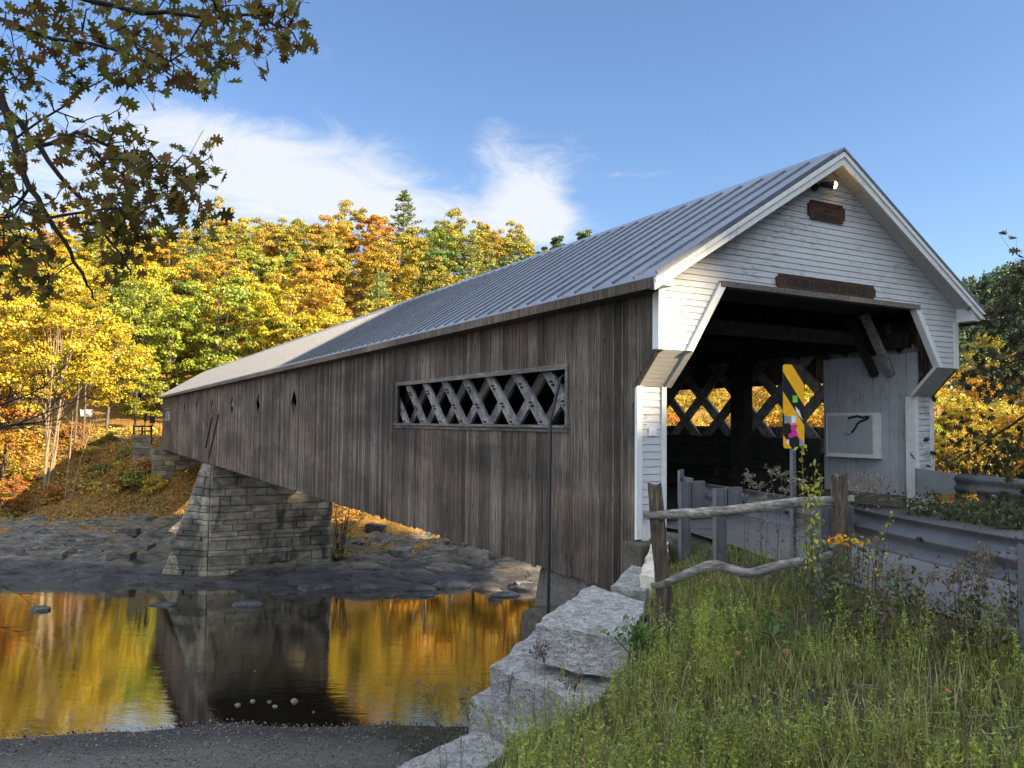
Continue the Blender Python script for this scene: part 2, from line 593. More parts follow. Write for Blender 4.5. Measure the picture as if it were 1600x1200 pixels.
M['grey_panel'] = m_white('grey_painted_boards', (0.33, 0.345, 0.365), (0.12, 0.115, 0.11), 0.7, False)
M['soffit'] = m_white('soffit_boards', (0.46, 0.45, 0.42), (0.2, 0.19, 0.17), 0.5)
M['galv'] = m_galv('galvanised_steel')
M['black'] = m_plain('black_iron', (0.012, 0.012, 0.013), 0.55, 0.0, 0.4, 0.3)
M['sign_wood'] = m_oldwood('brown_sign_board', (0.022, 0.014, 0.011), (0.095, 0.052, 0.034), (3, 3, 30), False, 0.2)
M['carved'] = m_plain('carved_letters', (0.016, 0.011, 0.009), 0.8)
M['concrete'] = m_stone('old_concrete', (0.05, 0.042, 0.033), (0.105, 0.09, 0.072), 4, 0.5)
M['granite'] = m_stone('granite', (0.16, 0.152, 0.14), (0.36, 0.355, 0.34), 7, 1.0, (1, 1, 1.6))


def m_granite():
    t = NT('granite')
    r = t.attr('rnd')
    p = t.pos()
    n1 = t.noise(p, 3.5, 6, 0.65, 0.4)
    n2 = t.noise(p, 70, 2, 0.8)
    n3 = t.noise(t.pos((1, 1, 2.2)), 14, 6, 0.75, 0.6)
    c = t.ramp(n3, [(0.30, (0.085, 0.08, 0.07)), (0.46, (0.27, 0.265, 0.255)), (0.60, (0.44, 0.435, 0.425)), (0.78, (0.58, 0.575, 0.56))])
    c = t.mix(t.rng(n2, 0.56, 0.62, 0, 0.75, True), c, (0.05, 0.048, 0.045))
    c = t.mix(t.rng(n2, 0.40, 0.34, 0, 0.6, True), c, (0.55, 0.545, 0.53))
    c = t.mix(t.rng(n1, 0.52, 0.66, 0, 0.6, True), c, (0.135, 0.115, 0.085))
    vo = t.n('TexVoronoi'); t.put(vo.inputs['Vector'], t.pos((2.5, 2.5, 4))); vo.inputs['Scale'].default_value = 1.0
    c = t.mix(t.math('MULTIPLY', t.rng(vo.outputs['Distance'], 0.10, 0.22, 1, 0, True), 0.5), c, (0.30, 0.32, 0.25))
    v = t.rng(r, 0, 1, 0.75, 1.15)
    vc = t.n('CombineColor')
    for i in range(3): t.put(vc.inputs[i], v)
    c = t.mix(1.0, c, vc.outputs[0], 'MULTIPLY')
    h = t.math('ADD', n3, t.math('MULTIPLY', n2, 0.3))
    return t.principled(c, 0.9, 0, t.bump(h, 1.0, 0.035), 0.3)


M['granite'] = m_granite()
M['tan_stone'] = m_stone('tan_granite', (0.30, 0.27, 0.22), (0.48, 0.44, 0.36), 5, 0.6)
M['pier'] = m_stone('pier_stone', (0.105, 0.095, 0.075), (0.26, 0.23, 0.17), 1.6, 0.8, (1, 1, 2.5), stain=True)
M['abut'] = m_stone('abutment_stone', (0.12, 0.10, 0.065), (0.27, 0.225, 0.145), 1.6, 0.6, (1, 1, 2.5))
M['mortar'] = m_plain('dark_joints', (0.035, 0.032, 0.028), 0.95)
M['rock'] = m_stone('river_rock', (0.03, 0.029, 0.03), (0.085, 0.082, 0.082), 2.5, 0.5, rough=0.6)
M['pebble'] = m_stone('pale_stone', (0.13, 0.12, 0.105), (0.24, 0.225, 0.20), 5, 0.3)
M['leaf'] = m_leaf('autumn_leaves')
M['pine'] = m_leaf('needles', 0.02, (0.5, 1.4), 0.2)
M['oakleaf'] = m_leaf('oak_leaves', 0.06, (0.4, 1.4), 0.48, 0.012)
M['weedleaf'] = m_leaf('weed_leaves', 0.03, (0.5, 1.4), 0.35, 0.03)
M['gravel'] = m_stone('loose_gravel', (0.09, 0.082, 0.07), (0.22, 0.205, 0.18), 6, 0.3)
M['bark'] = m_bark('bark', (0.035, 0.028, 0.022), (0.16, 0.13, 0.105))
M['darkbark'] = m_bark('dark_bark', (0.014, 0.011, 0.010), (0.06, 0.047, 0.042))
M['palebark'] = m_bark('pale_bark', (0.10, 0.078, 0.05), (0.27, 0.215, 0.14), 5)
M['yellow'] = m_plain('yellow_sheeting', (0.72, 0.36, 0.012), 0.45, var=0.12)
M['blackpaint'] = m_plain('black_sheeting', (0.010, 0.010, 0.011), 0.5)
M['magenta'] = m_plain('magenta_sticker', (0.50, 0.03, 0.25), 0.5)
M['green_st'] = m_plain('green_sticker', (0.13, 0.50, 0.06), 0.5)
M['white_st'] = m_plain('white_sticker', (0.62, 0.64, 0.68), 0.5)
M['grey_st'] = m_plain('grey_sticker', (0.22, 0.24, 0.28), 0.5)
M['lamp'] = m_plain('lamp_glass', (0.9, 0.8, 0.6), 0.3, emit=((1.0, 0.62, 0.22), 9.0))
M['wire'] = m_plain('bright_wire', (0.5, 0.47, 0.38), 0.5)


def m_roof():
    t = NT('standing_seam_roof')
    n = t.noise(t.pos((0.8, 0.25, 0.8)), 2.0, 5, 0.6)
    n2 = t.noise(t.pos((3, 0.7, 3)), 3.0, 4, 0.6)
    r = t.attr('rnd')
    c = t.mix(t.rng(n, 0.3, 0.7, 0, 1), (0.22, 0.245, 0.295), (0.31, 0.33, 0.375))
    c = t.mix(t.rng(r, 0, 1, 0, 0.4), c, (0.26, 0.28, 0.325))
    c = t.mix(t.rng(n2, 0.58, 0.75, 0, 0.4, True), c, (0.10, 0.09, 0.08))
    rg = t.rng(n2, 0.3, 0.7, 0.36, 0.52)
    return t.principled(c, rg, 0.55, t.bump(n, 0.06, 0.01), 0.5)


M['roof'] = m_roof()
M['seam'] = m_plain('roof_seam', (0.11, 0.118, 0.135), 0.5, 0.4)  # darker than the sheets: shade along each seam put into the colour


def m_water():
    t = NT('river_water')
    p = t.pos((1, 1, 1), rot=(0, 0, YAW))
    mp = t.n('Mapping'); t.put(mp.inputs['Vector'], p); mp.inputs['Scale'].default_value = (0.55, 1.9, 1)
    a = t.noise(mp.outputs[0], 1.1, 3, 0.55, 0.4)
    b = t.noise(mp.outputs[0], 5.0, 3, 0.6, 0.3)
    big = t.noise(p, 0.12, 2, 0.5)
    h = t.math('ADD', a, t.math('MULTIPLY', b, 0.35))
    h = t.math('MULTIPLY', h, t.rng(big, 0.35, 0.65, 0.35, 1.2))
    nb = t.bump(h, 0.10, 0.06)
    fr = t.n('Fresnel'); fr.inputs['IOR'].default_value = 1.6
    t.put(fr.inputs['Normal'], nb)
    gl = t.n('BsdfGlossy'); gl.inputs['Roughness'].default_value = 0.03
    t.put(gl.inputs['Color'], (0.95, 0.93, 0.88)); t.put(gl.inputs['Normal'], nb)
    df = t.n('BsdfDiffuse'); t.put(df.inputs[0], (0.012, 0.010, 0.006))
    ms = t.n('MixShader')
    t.put(ms.inputs[0], t.math('MULTIPLY', fr.outputs[0], 2.1, True))
    t.t.links.new(df.outputs[0], ms.inputs[1]); t.t.links.new(gl.outputs[0], ms.inputs[2])
    t.t.links.new(ms.outputs[0], t.out.inputs['Surface'])
    return t.m


M['water'] = m_water()


def m_ground():
    t = NT('ground')
    p = t.pos()
    rock, wet, grav, lit = t.attr('rock'), t.attr('wet'), t.attr('gravel'), t.attr('litter')
    n1 = t.noise(p, 0.9, 8, 0.65, 0.3)
    n2 = t.noise(p, 6.0, 6, 0.7)
    n3 = t.noise(p, 30.0, 3, 0.7)
    soil = t.ramp(n2, [(0.3, (0.022, 0.019, 0.010)), (0.55, (0.045, 0.042, 0.018)), (0.75, (0.075, 0.065, 0.03))])
    litc = t.ramp(n2, [(0.28, (0.045, 0.025, 0.010)), (0.45, (0.155, 0.085, 0.019)), (0.58, (0.26, 0.14, 0.027)), (0.75, (0.26, 0.19, 0.045))])
    grc = t.ramp(n3, [(0.3, (0.05, 0.046, 0.04)), (0.5, (0.125, 0.117, 0.103)), (0.72, (0.25, 0.235, 0.205))])
    grc = t.mix(t.rng(n1, 0.35, 0.65, 0, 0.6), grc, (0.12, 0.11, 0.095))
    def along(sx, sy, sz):
        a_ = t.pos((1, 1, 1), rot=(0.0, 0.0, YAW))
        m_ = t.n('Mapping'); t.put(m_.inputs['Vector'], a_); m_.inputs['Scale'].default_value = (sx, sy, sz)
        return m_.outputs[0]
    str_ = along(0.35, 1.3, 2.6)
    nr = t.noise(str_, 2.2, 8, 0.7, 0.5)
    rkc = t.ramp(nr, [(0.32, (0.020, 0.018, 0.016)), (0.46, (0.07, 0.065, 0.058)), (0.62, (0.15, 0.14, 0.125)), (0.8, (0.26, 0.245, 0.22))])
    vo = t.n('TexVoronoi'); vo.feature = 'DISTANCE_TO_EDGE'; vo.inputs['Scale'].default_value = 0.8
    wv_ = t.n('VectorMath'); wv_.operation = 'ADD'
    t.put(wv_.inputs[0], along(0.22, 0.9, 1.6))
    nz = t.n('TexNoise'); t.put(nz.inputs['Vector'], p); nz.inputs['Scale'].default_value = 1.7; nz.inputs['Detail'].default_value = 4
    t.put(wv_.inputs[1], nz.outputs['Color'])
    t.put(vo.inputs['Vector'], wv_.outputs[0])
    crk = t.rng(vo.outputs['Distance'], 0.0, 0.05, 0.35, 1, True)
    crk = t.math('MAXIMUM', crk, t.rng(n1, 0.42, 0.58, 0, 1, True))
    wetc = t.ramp(nr, [(0.34, (0.013, 0.012, 0.012)), (0.6, (0.052, 0.049, 0.048)), (0.8, (0.13, 0.123, 0.115))])
    c = t.mix(lit, soil, litc)
    grc = t.mix(t.math('MULTIPLY', wet, 0.75), grc, (0.02, 0.018, 0.016))
    c = t.mix(grav, c, grc)
    rk = t.mix(wet, rkc, wetc)
    cc_ = t.n('CombineColor')
    for i in range(3): t.put(cc_.inputs[i], crk)
    rk = t.mix(1.0, rk, cc_.outputs[0], 'MULTIPLY')
    edge = t.rng(t.math('ADD', rock, t.math('MULTIPLY', t.math('SUBTRACT', n1, 0.5), 1.1)), 0.38, 0.55, 0, 1, True)
    rk = t.mix(t.math('MULTIPLY', t.rng(t.noise(along(0.3, 0.5, 1), 0.7, 4, 0.6), 0.45, 0.65, 0, 0.65, True), t.math('SUBTRACT', 1.0, wet)), rk, (0.13, 0.10, 0.06))
    c = t.mix(edge, c, rk)
    h = t.math('ADD', t.math('ADD', nr, t.math('MULTIPLY', crk, 0.5)), t.math('MULTIPLY', n3, 0.25))
    return t.principled(c, t.rng(wet, 0, 1, 0.92, 0.6), 0, t.bump(h, 0.9, 0.16), 0.3)


M['ground'] = m_ground()


def m_road():
    t = NT('asphalt')
    p = t.pos()
    n1 = t.noise(p, 1.2, 5, 0.6); n2 = t.noise(p, 90, 3, 0.7)
    c = t.mix(t.rng(n2, 0.35, 0.7, 0, 1), (0.05, 0.05, 0.054), (0.13, 0.13, 0.136))
    c = t.mix(t.rng(n1, 0.45, 0.7, 0, 0.5), c, (0.115, 0.11, 0.105))
    cr = t.n('TexVoronoi'); cr.feature = 'DISTANCE_TO_EDGE'; t.put(cr.inputs['Vector'], p); cr.inputs['Scale'].default_value = 0.9
    c = t.mix(t.rng(cr.outputs['Distance'], 0.0, 0.012, 0.8, 0, True), c, (0.02, 0.02, 0.02))
    return t.principled(c, 0.9, 0, t.bump(n2, 0.4, 0.004), 0.3)


M['road'] = m_road()

# ------------------------------------------------------------------ terrain
Y0, YP, Y1 = 8.66, 9.14, 74.0          # gable front, portal posts, far end
XL, XR = 7.0, 13.6                     # outer faces of the side walls
XC = (XL+XR)/2
Z_EAVE, Z_RIDGE, Z_BOT = 3.67, 5.74, -0.80
WATER = -7.15


EDGE_L = [-8, -3, -1, -0.23, -0.05, 0.28, 0.66, 1.03, 1.33, 1.8, 2.3, 6]
EDGE_D = [3.0, 5.2, 5.6, 5.75, 5.9, 5.94, 6.2, 7.03, 8.2, 10.0, 12.0, 26.0]
EDGE_Z = [-1.6, -1.3, -1.1, -0.85, -0.75, -0.60, -0.45, -0.30, -0.22, -0.17, -0.1, -0.1]


def edge_off(l, d):
    """how far the spot lies inside the top of the stone-edged bank"""
    de = np.interp(l, EDGE_L, EDGE_D)
    sl_ = (np.interp(np.asarray(l)+0.15, EDGE_L, EDGE_D)-np.interp(np.asarray(l)-0.15, EDGE_L, EDGE_D))/0.3
    return (de-d)/np.sqrt(1+sl_**2)


def rail_x(y):
    return np.interp(y, [-12, 1.2, 3.2, 8.6], [1.5, 5.0, 5.65, 7.35])


def shore_far(l):
    return np.interp(l, [-120, -60, -30, -20, -10, 2, 20, 60, 300], [46, 45.3, 44.4, 42.9, 42.1, 44.2, 46, 46, 46])


def terrain(l, d):
    """height of the land, l metres right and d metres ahead of the viewer's spot"""
    l = np.asarray(l, float); d = np.asarray(d, float)
    X = d*SY+l*CY; Y = d*CY-l*SY
    low = np.interp(d, [-60, -10, 0, 3, 5, 10, 15, 18, 22, 25.6, 30, 36, 44, 46], [0.0, -0.6, -1.1, -1.3, -1.9, -4.7, -6.5, -6.85, -7.08, -7.3, -8.0, -8.4, -8.2, -8.0])
    near_sh = np.interp(l, [-60, -15, -8, -1, 20], [-0.5, -0.5, 0.5, 0.4, 0.0])
    low = low+np.where((d > 15) & (d < 31), 0.08*near_sh, 0)
    off = edge_off(l, d)
    zed = np.interp(l, EDGE_L, EDGE_Z)
    kk = np.clip(off/2.2, 0, 1)
    plat = zed+(np.interp(l, [1.2, 3.0], [-0.03, 0.06])-zed)*kk
    plat = plat+(0.13-plat)*sstep(X-rail_x(Y), -0.35, 0.05)
    pm = sstep(off, -0.16, 0.06)*sstep(d, 11.5, 10.2)
    low = np.where(d < 12, np.minimum(low, 1.40-0.45*d), low)
    z = low*(1-pm)+plat*pm
    east = sstep(X, 6.6, 7.2)
    slope = 0.09-np.maximum(0, Y-np.interp(X, [13, 16, 60], [11.6, 10.2, 10.2]))*np.interp(X, [13, 16], [2.2, 0.55])
    zb = np.maximum(low, slope)
    z = np.where(X > 6.6, z*(1-east)+zb*east, z)
    # far shore, bank and hillside
    ds = shore_far(l)
    t = d-ds
    left = sstep(l, -17, -26)
    zl = np.interp(t, [-6, -1.2, 0, 0.8, 2.5, 6, 12, 19.5, 24.2, 28.7, 32, 41], [-8.4, -7.6, -7.15, -6.75, -6.42, -6.25, -6.1, -5.8, -3.0, -0.3, 0.3, 0.8])
    zr = np.interp(t, [-6, -1.2, 0, 0.8, 2.5, 6, 11, 17, 25, 33, 41], [-8.4, -7.6, -7.15, -6.82, -6.5, -6.2, -5.8, -5.1, -3.6, -2.0, 0.3])
    zf = zl*left+zr*(1-left)
    R = np.interp(l, [-200, -100, -50, -20, 15, 40, 70, 120, 300], [31, 30, 31, 33, 29, 20, 9, 3, 2])
    hu = np.clip((d-86)/(170-86), 0, 1)
    hill = (R-0.8)*(hu**1.15)-np.maximum(0, d-172)*0.06
    zf = zf+hill
    far = sstep(d, 36, 41)
    return z*(1-far)+np.where(d > 36, zf, 0)*far


def rock_disp(l, d):
    ds = shore_far(l)
    t = d-ds
    b = sstep(t, -0.6, 1.2)*sstep(t, 22, 16)*0.8
    w = fbm(l/5.0+3, d/2.6, seed=3, octv=4)
    rid = 1-np.abs(2*fbm(l/2.6, d/1.2+8, seed=11, octv=4)-1)
    st = fbm(l/9, d/3.2, seed=21, octv=2)*6
    terr = (np.floor(st)+sstep(st-np.floor(st), 0.62, 1.0))/6
    r2 = 1-np.abs(2*fbm(l/1.1+5, d/0.55, seed=17, octv=3)-1)
    blk = fbm(l/1.6, d/0.8, seed=27, octv=2)*5
    bl2 = (np.floor(blk)+sstep(blk-np.floor(blk), 0.75, 1.0))/5
    return b*(1.5*(w-0.5)+0.8*(rid-0.75)+1.7*(terr-0.5)*sstep(t, 1.0, 4)+(0.42*(r2-0.75)+1.1*(bl2-0.5))*sstep(t, 0.8, 4.5))


def ground_z(l, d):
    l = np.asarray(l, float); d = np.asarray(d, float)
    z = terrain(l, d)
    z = z+np.where(d > 40, rock_disp(l, d), 0)
    X = d*SY+l*CY; Y = d*CY-l*SY
    road = (X > rail_x(Y)-0.15) & (X < 13.2) & (Y < 9.4) & (d < 30)
    bm = np.where(road, 0, np.where(d < 20, 0.06, np.where(d < 40, 0.05, 0.5)))*np.where(d > 64, 1, 0.7)
    z = z+bm*(fbm(l/3.1, d/3.1, seed=5, octv=4)-0.5)*2
    z = z+np.where(d > 80, 2.0*(fbm(l/22, d/22, seed=9, octv=2)-0.5), 0)
    return z


def gz(l, d):
    return float(ground_z(np.array([l]), np.array([d]))[0])


def build_ground():
    ls = np.concatenate([np.arange(-320, -60, 10), np.arange(-60, -46, 1.5), np.arange(-46, -3, 0.19), np.arange(-3, 4, 0.13), np.arange(4, 16, 0.19), np.arange(16, 70, 1.5), np.arange(70, 520, 14)])
    ds = np.concatenate([np.arange(-120, -4, 8), np.arange(-4, 3, 0.3), np.arange(3, 10, 0.13), np.arange(10, 14, 0.3), np.arange(14, 40, 0.9), np.arange(40, 66, 0.17), np.arange(66, 90, 0.8), np.arange(90, 190, 4), np.arange(190, 800, 30)])
    Lg, Dg = np.meshgrid(ls, ds)
    Z = ground_z(Lg, Dg)
    X = Dg*SY+Lg*CY; Y = Dg*CY-Lg*SY
    V = np.stack([X, Y, Z], -1).reshape(-1, 3)
    nl, nd = len(ls), len(ds)
    idx = np.arange(nl*nd).reshape(nd, nl)
    F = np.stack([idx[:-1, :-1], idx[:-1, 1:], idx[1:, 1:], idx[1:, :-1]], -1).reshape(-1, 4)
    t = Dg-shore_far(Lg)
    n = fbm(Lg/4, Dg/3, seed=31)
    topt = np.where(Lg < -20, 19.0, 14.5)
    rock = np.where(Dg > 38, sstep(t, topt+4*(n-0.5)*2, topt-4.5+4*(n-0.5)*2), 0)
    patch = sstep(fbm(Lg/3.0, Dg/1.6, seed=41), 0.52, 0.66)*sstep(t, 4, 9)
    rock = rock*(1-0.75*patch)
    wet = np.where(Dg > 38, sstep(Z+0.6*(n-0.5), -6.2, -6.6), sstep(Z+0.10*(n-0.5), -7.00, -7.08))
    grav = np.where((Dg < 38) & (Dg > 11) & (X < 8), 1.0, 0)
    lit = np.where(Dg > 40, 1.0, 0.0)
    me = raw_mesh('ground', V, F, M['ground'], None, None, True, {'rock': rock, 'wet': wet, 'gravel': grav, 'litter': lit})
    tag(link_mesh('ground', me), kind='structure')


build_ground()

# river
wv = [W(-330, 15, WATER), W(520, 15, WATER), W(520, 54, WATER), W(-330, 54, WATER)]
me = raw_mesh('river_water', wv, [[0, 1, 2, 3]], M['water'])
tag(link_mesh('river_water', me), kind='structure')


def build_road():
    V, F = [], []
    ys = list(np.arange(-60, 9.4, 0.7))+[9.5]
    for y in ys:
        x0 = float(rail_x(y))+0.12
        x1 = 13.05+min(0, (y-6)*0.03)
        for k in range(9):
            x = x0+(x1-x0)*k/8
            V.append((x, y, 0.15+0.03*math.sin(math.pi*k/8)))
    for i in range(len(ys)-1):
        for k in range(8):
            F.append([i*9+k, i*9+k+1, (i+1)*9+k+1, (i+1)*9+k])
    tag(link_mesh('road', raw_mesh('road', V, F, M['road'], None, None, True)), kind='structure')


build_road()

# ------------------------------------------------------------------ the covered bridge
WIN = (10.96, 18.52, 1.58, 2.48)
FWIN = (67.6, 73.3, 1.60, 2.45)
DIA = [28.85, 35.0, 41.2, 47.4, 53.6, 59.7]
DZ = [2.28, 2.32, 2.36, 2.38, 2.42, 2.45]
bridge = root('covered_bridge', (XC, Y0, 0.0), 'long wooden covered bridge with grey board sides, metal roof and white gable portal', 'covered bridge')


def openings(left):
    o = [('r',)+WIN, ('r',)+FWIN]
    if left:
        for y, z in zip(DIA, DZ): o.append(('d', y, z, 0.40, 0.50))
    return o


def wall_boards(xo, sgn, left):
    """boards stand with their outer face at xo; sgn points into the bridge"""
    mb = MB()
    ops = openings(left)
    cuts = [Y0, YP, Y1]
    for o in ops:
        cuts += [o[1], o[2]] if o[0] == 'r' else [o[1]-o[3], o[1], o[1]+o[3]]
    cuts = sorted(set(cuts))
    ys = []
    for a, b in zip(cuts, cuts[1:]):
        n = max(1, round((b-a)/random.uniform(0.165, 0.185)))
        w = np.array([random.uniform(0.7, 1.3) for _ in range(n)]); w = w/w.sum()*(b-a)
        p = a
        for q in w:
            ys.append((p, p+q)); p += q

    def zlow(y):
        return 2.63-(y-Y0)/(YP-Y0)*0.49 if y < YP-1e-6 else None
    for a, b in ys:
        m = (a+b)/2
        r = random.random()
        bot = Z_BOT+random.uniform(-0.025, 0.025)
        z0a, z0b = (zlow(a), zlow(b) or 2.14) if m < YP else (bot, bot)
        segs = [((z0a, z0b), (3.55, 3.55))]
        for o in ops:
            if o[0] == 'r' and o[1] < m < o[2]:
                segs = [((z0a, z0b), (o[3], o[3])), ((o[4], o[4]), (3.55, 3.55))]
            if o[0] == 'd' and abs(m-o[1]) < o[3]:
                ha, hb = (o[4]*(1-abs(y-o[1])/o[3]) for y in (a, b))
                ha = max(ha, 0); hb = max(hb, 0)
                segs = [((z0a, z0b), (o[2]-ha, o[2]-hb)), ((o[2]+ha, o[2]+hb), (3.55, 3.55))]
        x = xo+sgn*random.uniform(0.0, 0.007)
        g = random.choice([0.001, 0.002, 0.004, 0.006])
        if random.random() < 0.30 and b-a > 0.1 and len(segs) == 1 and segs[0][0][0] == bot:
            # narrow paler strip: light on a board edge put into its colour
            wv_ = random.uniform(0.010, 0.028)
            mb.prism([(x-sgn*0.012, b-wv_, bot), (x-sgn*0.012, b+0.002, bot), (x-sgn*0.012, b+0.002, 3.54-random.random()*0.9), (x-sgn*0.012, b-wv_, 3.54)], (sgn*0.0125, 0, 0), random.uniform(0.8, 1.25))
        for (la, lb), (ha, hb) in segs:
            mb.prism([(x, a+g, la), (x, b-g, lb), (x, b-g, hb), (x, a+g, ha)], (sgn*0.028, 0, 0), r)
    return mb


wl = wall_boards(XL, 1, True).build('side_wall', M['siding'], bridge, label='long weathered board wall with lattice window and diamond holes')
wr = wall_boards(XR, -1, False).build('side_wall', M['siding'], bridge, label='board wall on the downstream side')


def window_trim(wall, xo, sgn, win):
    y0, y1, z0, z1 = win
    mb = MB()
    x0, x1 = xo-sgn*0.035, xo-sgn*0.002
    mb.bx(x0, x1, y0-0.07, y1+0.07, z1+0.0, z1+0.085)
    mb.bx(x0-sgn*0.05, xo+sgn*0.03, y0-0.09, y1+0.09, z0-0.045, z0-0.003)
    mb.bx(x0, x1, y0-0.07, y1+0.07, z0-0.115, z0-0.05)
    for y in (y0-0.035, y1+0.035):
        mb.bx(x0, x1, y-0.035, y+0.035, z0, z1-0.002)
    mb.build('window_frame', M['trimwood'], wall)


window_trim(wl, XL, 1, WIN)
window_trim(wr, XR, -1, WIN)
window_trim(wl, XL, 1, FWIN)


def lattice(xo, sgn, name, sp, starts, gap):
    """two crossing layers of planks pinned together"""
    planks, pegs = MB(), MB()
    th = math.radians(42.5)
    H0, H1 = -0.62, 3.30
    run = (H1-H0)/math.tan(th)
    n = int((Y1-Y0)/sp)+4
    for layer, s in ((0, 1), (1, -1)):
        x = xo+sgn*(0.10+gap*layer)
        for k in range(-12, n+1):
            yb = starts[layer]+k*sp
            ya = yb+s*run if s > 0 else yb
            yb2 = yb if s > 0 else yb+run
            p, q = Vector((x, yb2, H0)), Vector((x, ya, H1))
            # stay inside the ends
            d = q-p
            t0, t1 = 0.0, 1.0
            for lim, side in ((YP+0.15, 1), (Y1-0.2, -1)):
                for _ in (0,):
                    f = (lim-p.y)/d.y if abs(d.y) > 1e-6 else 0
                    if side > 0:
                        if d.y > 0: t0 = max(t0, f)
                        else: t1 = min(t1, f)
                    else:
                        if d.y > 0: t1 = min(t1, f)
                        else: t0 = max(t0, f)
            if t1-t0 < 0.08: continue
            planks.beam(p+d*t0, p+d*t1, 0.06, 0.215, (0, 0, 1))
            if layer == 0 and yb < 22:
                for t in np.arange(0.05, 0.98, 0.086):
                    if t0 < t < t1:
                        c = p+d*t
                        for o in (-0.06, 0.06):
                            dd = d.normalized()*o
                            pegs.box(c+dd*0.75+Vector((-sgn*0.05, 0, 0)), (0.06, 0.032, 0.032))
    o = planks.build(name, M['lattice'], bridge)
    if pegs.V: pegs.build('pegs', M['inwood'], o)['kind'] = 'stuff'
    ch = MB()
    for z in (-0.55, 3.18):
        for x in ((0.20,) if gap > 0.2 else (0.29,)):
            ch.bx(xo+sgn*x-0.04, xo+sgn*x+0.04, YP+0.2, Y1-0.2, z-0.14, z+0.14)
    ch.build('chord', M['inwood'], o)


LY1, RY0_, RY1_ = 11.422, 13.075, 13.787
lattice(XL+0.0, 1, 'lattice_truss', 1.06, (9.39, LY1), 0.30)
lattice(XR, -1, 'lattice_truss', 1.19, (RY0_, RY1_), 0.12)

# deck, floor beams, tie beams
mb = MB()
y = YP
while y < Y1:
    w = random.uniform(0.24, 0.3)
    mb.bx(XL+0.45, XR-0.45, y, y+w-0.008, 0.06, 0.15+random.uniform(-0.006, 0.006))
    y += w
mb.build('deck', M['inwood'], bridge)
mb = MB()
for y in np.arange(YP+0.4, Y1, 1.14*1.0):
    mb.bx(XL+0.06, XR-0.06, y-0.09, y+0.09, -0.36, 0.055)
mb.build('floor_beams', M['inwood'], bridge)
mb = MB()
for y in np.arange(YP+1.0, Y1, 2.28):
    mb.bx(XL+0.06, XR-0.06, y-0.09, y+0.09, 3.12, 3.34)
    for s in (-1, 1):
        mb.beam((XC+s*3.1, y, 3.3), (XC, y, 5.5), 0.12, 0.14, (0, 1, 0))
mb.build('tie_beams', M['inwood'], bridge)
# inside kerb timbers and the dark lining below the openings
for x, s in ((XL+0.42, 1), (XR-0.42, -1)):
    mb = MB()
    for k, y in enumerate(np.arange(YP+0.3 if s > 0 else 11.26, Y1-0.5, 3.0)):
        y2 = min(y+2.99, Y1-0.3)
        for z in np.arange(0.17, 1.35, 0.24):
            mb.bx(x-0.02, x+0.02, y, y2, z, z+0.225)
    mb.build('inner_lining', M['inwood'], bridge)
p = atp(1158, 680, 0, XR-0.5)
mb = MB()
mb.bx(XR-0.62, XR-0.36, p.y-0.2, p.y+0.2, 0.15, 3.3)
mb.build('inner_post', M['inwood'], bridge)

# roof
OV, OH = 0.32, 0.36
SL = (Z_RIDGE-Z_EAVE)/((XR-XL)/2)
RY0, RY1 = Y0-OH, Y1+OH
ze = Z_EAVE-OV*SL
mb = MB()
seam = MB()
npan = 136
for s in (-1, 1):
    xe = XC+s*((XR-XL)/2+OV)
    for k in range(npan):
        a = RY0+(RY1-RY0)*k/npan; b = RY0+(RY1-RY0)*(k+1)/npan
        o = random.uniform(0, 0.004)
        mb.prism([(XC, a, Z_RIDGE+0.10+o), (XC, b, Z_RIDGE+0.10+o), (xe, b, ze+0.10+o), (xe, a, ze+0.10+o)], (0, 0, -0.03), None)
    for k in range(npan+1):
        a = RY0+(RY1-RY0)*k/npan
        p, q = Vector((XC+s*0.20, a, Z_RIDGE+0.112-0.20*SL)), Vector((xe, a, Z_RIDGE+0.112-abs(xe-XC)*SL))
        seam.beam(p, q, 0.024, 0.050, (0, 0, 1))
    rf = None
roof = mb.build('roof', M['roof'], bridge)
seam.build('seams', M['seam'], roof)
mb = MB()
for s in (-1, 1):
    mb.prism([(XC, RY0-0.02, Z_RIDGE+0.136), (XC+s*0.19, RY0-0.02, Z_RIDGE+0.136-0.19*SL), (XC+s*0.19, RY1, Z_RIDGE+0.136-0.19*SL), (XC, RY1, Z_RIDGE+0.136)], (0, 0, -0.035))
mb.build('ridge_cap', M['roof'], roof)
# eave fascia boards (dark), roof deck underneath
mb = MB()
for s in (-1, 1):
    xe = XC+s*((XR-XL)/2+OV)
    mb.bx(xe-0.022, xe+0.012, RY0+0.06, RY1-0.05, ze-0.075, ze+0.068)
    mb.bx(min(xe-s*0.03, XC+s*((XR-XL)/2)), max(xe-s*0.03, XC+s*((XR-XL)/2)), RY0+0.42, RY1-0.4, ze-0.07, ze-0.045)
mb.build('fascia', M['siding'], roof)
mb = MB()
for s in (-1, 1):
    xe = XC+s*((XR-XL)/2+OV-0.04)
    mb.prism([(XC, RY0+0.05, Z_RIDGE+0.066), (XC, RY1-0.05, Z_RIDGE+0.066), (xe, RY1-0.05, ze+0.066+0.04*SL), (xe, RY0+0.05, ze+0.066+0.04*SL)], (0, 0, -0.05))
mb.build('roof_boards', M['inwood'], roof)
mb = MB()
for s in (-1, 1):
    xe = XC+s*((XR-XL)/2+OV-0.045)
    mb.prism([(XC, RY0+0.052, Z_RIDGE+0.012), (XC, Y0-0.016, Z_RIDGE+0.012), (xe, Y0-0.016, ze+0.012+0.045*SL), (xe, RY0+0.052, ze+0.012+0.045*SL)], (0, 0, -0.02))
mb.build('overhang_soffit', M['soffit'], roof)
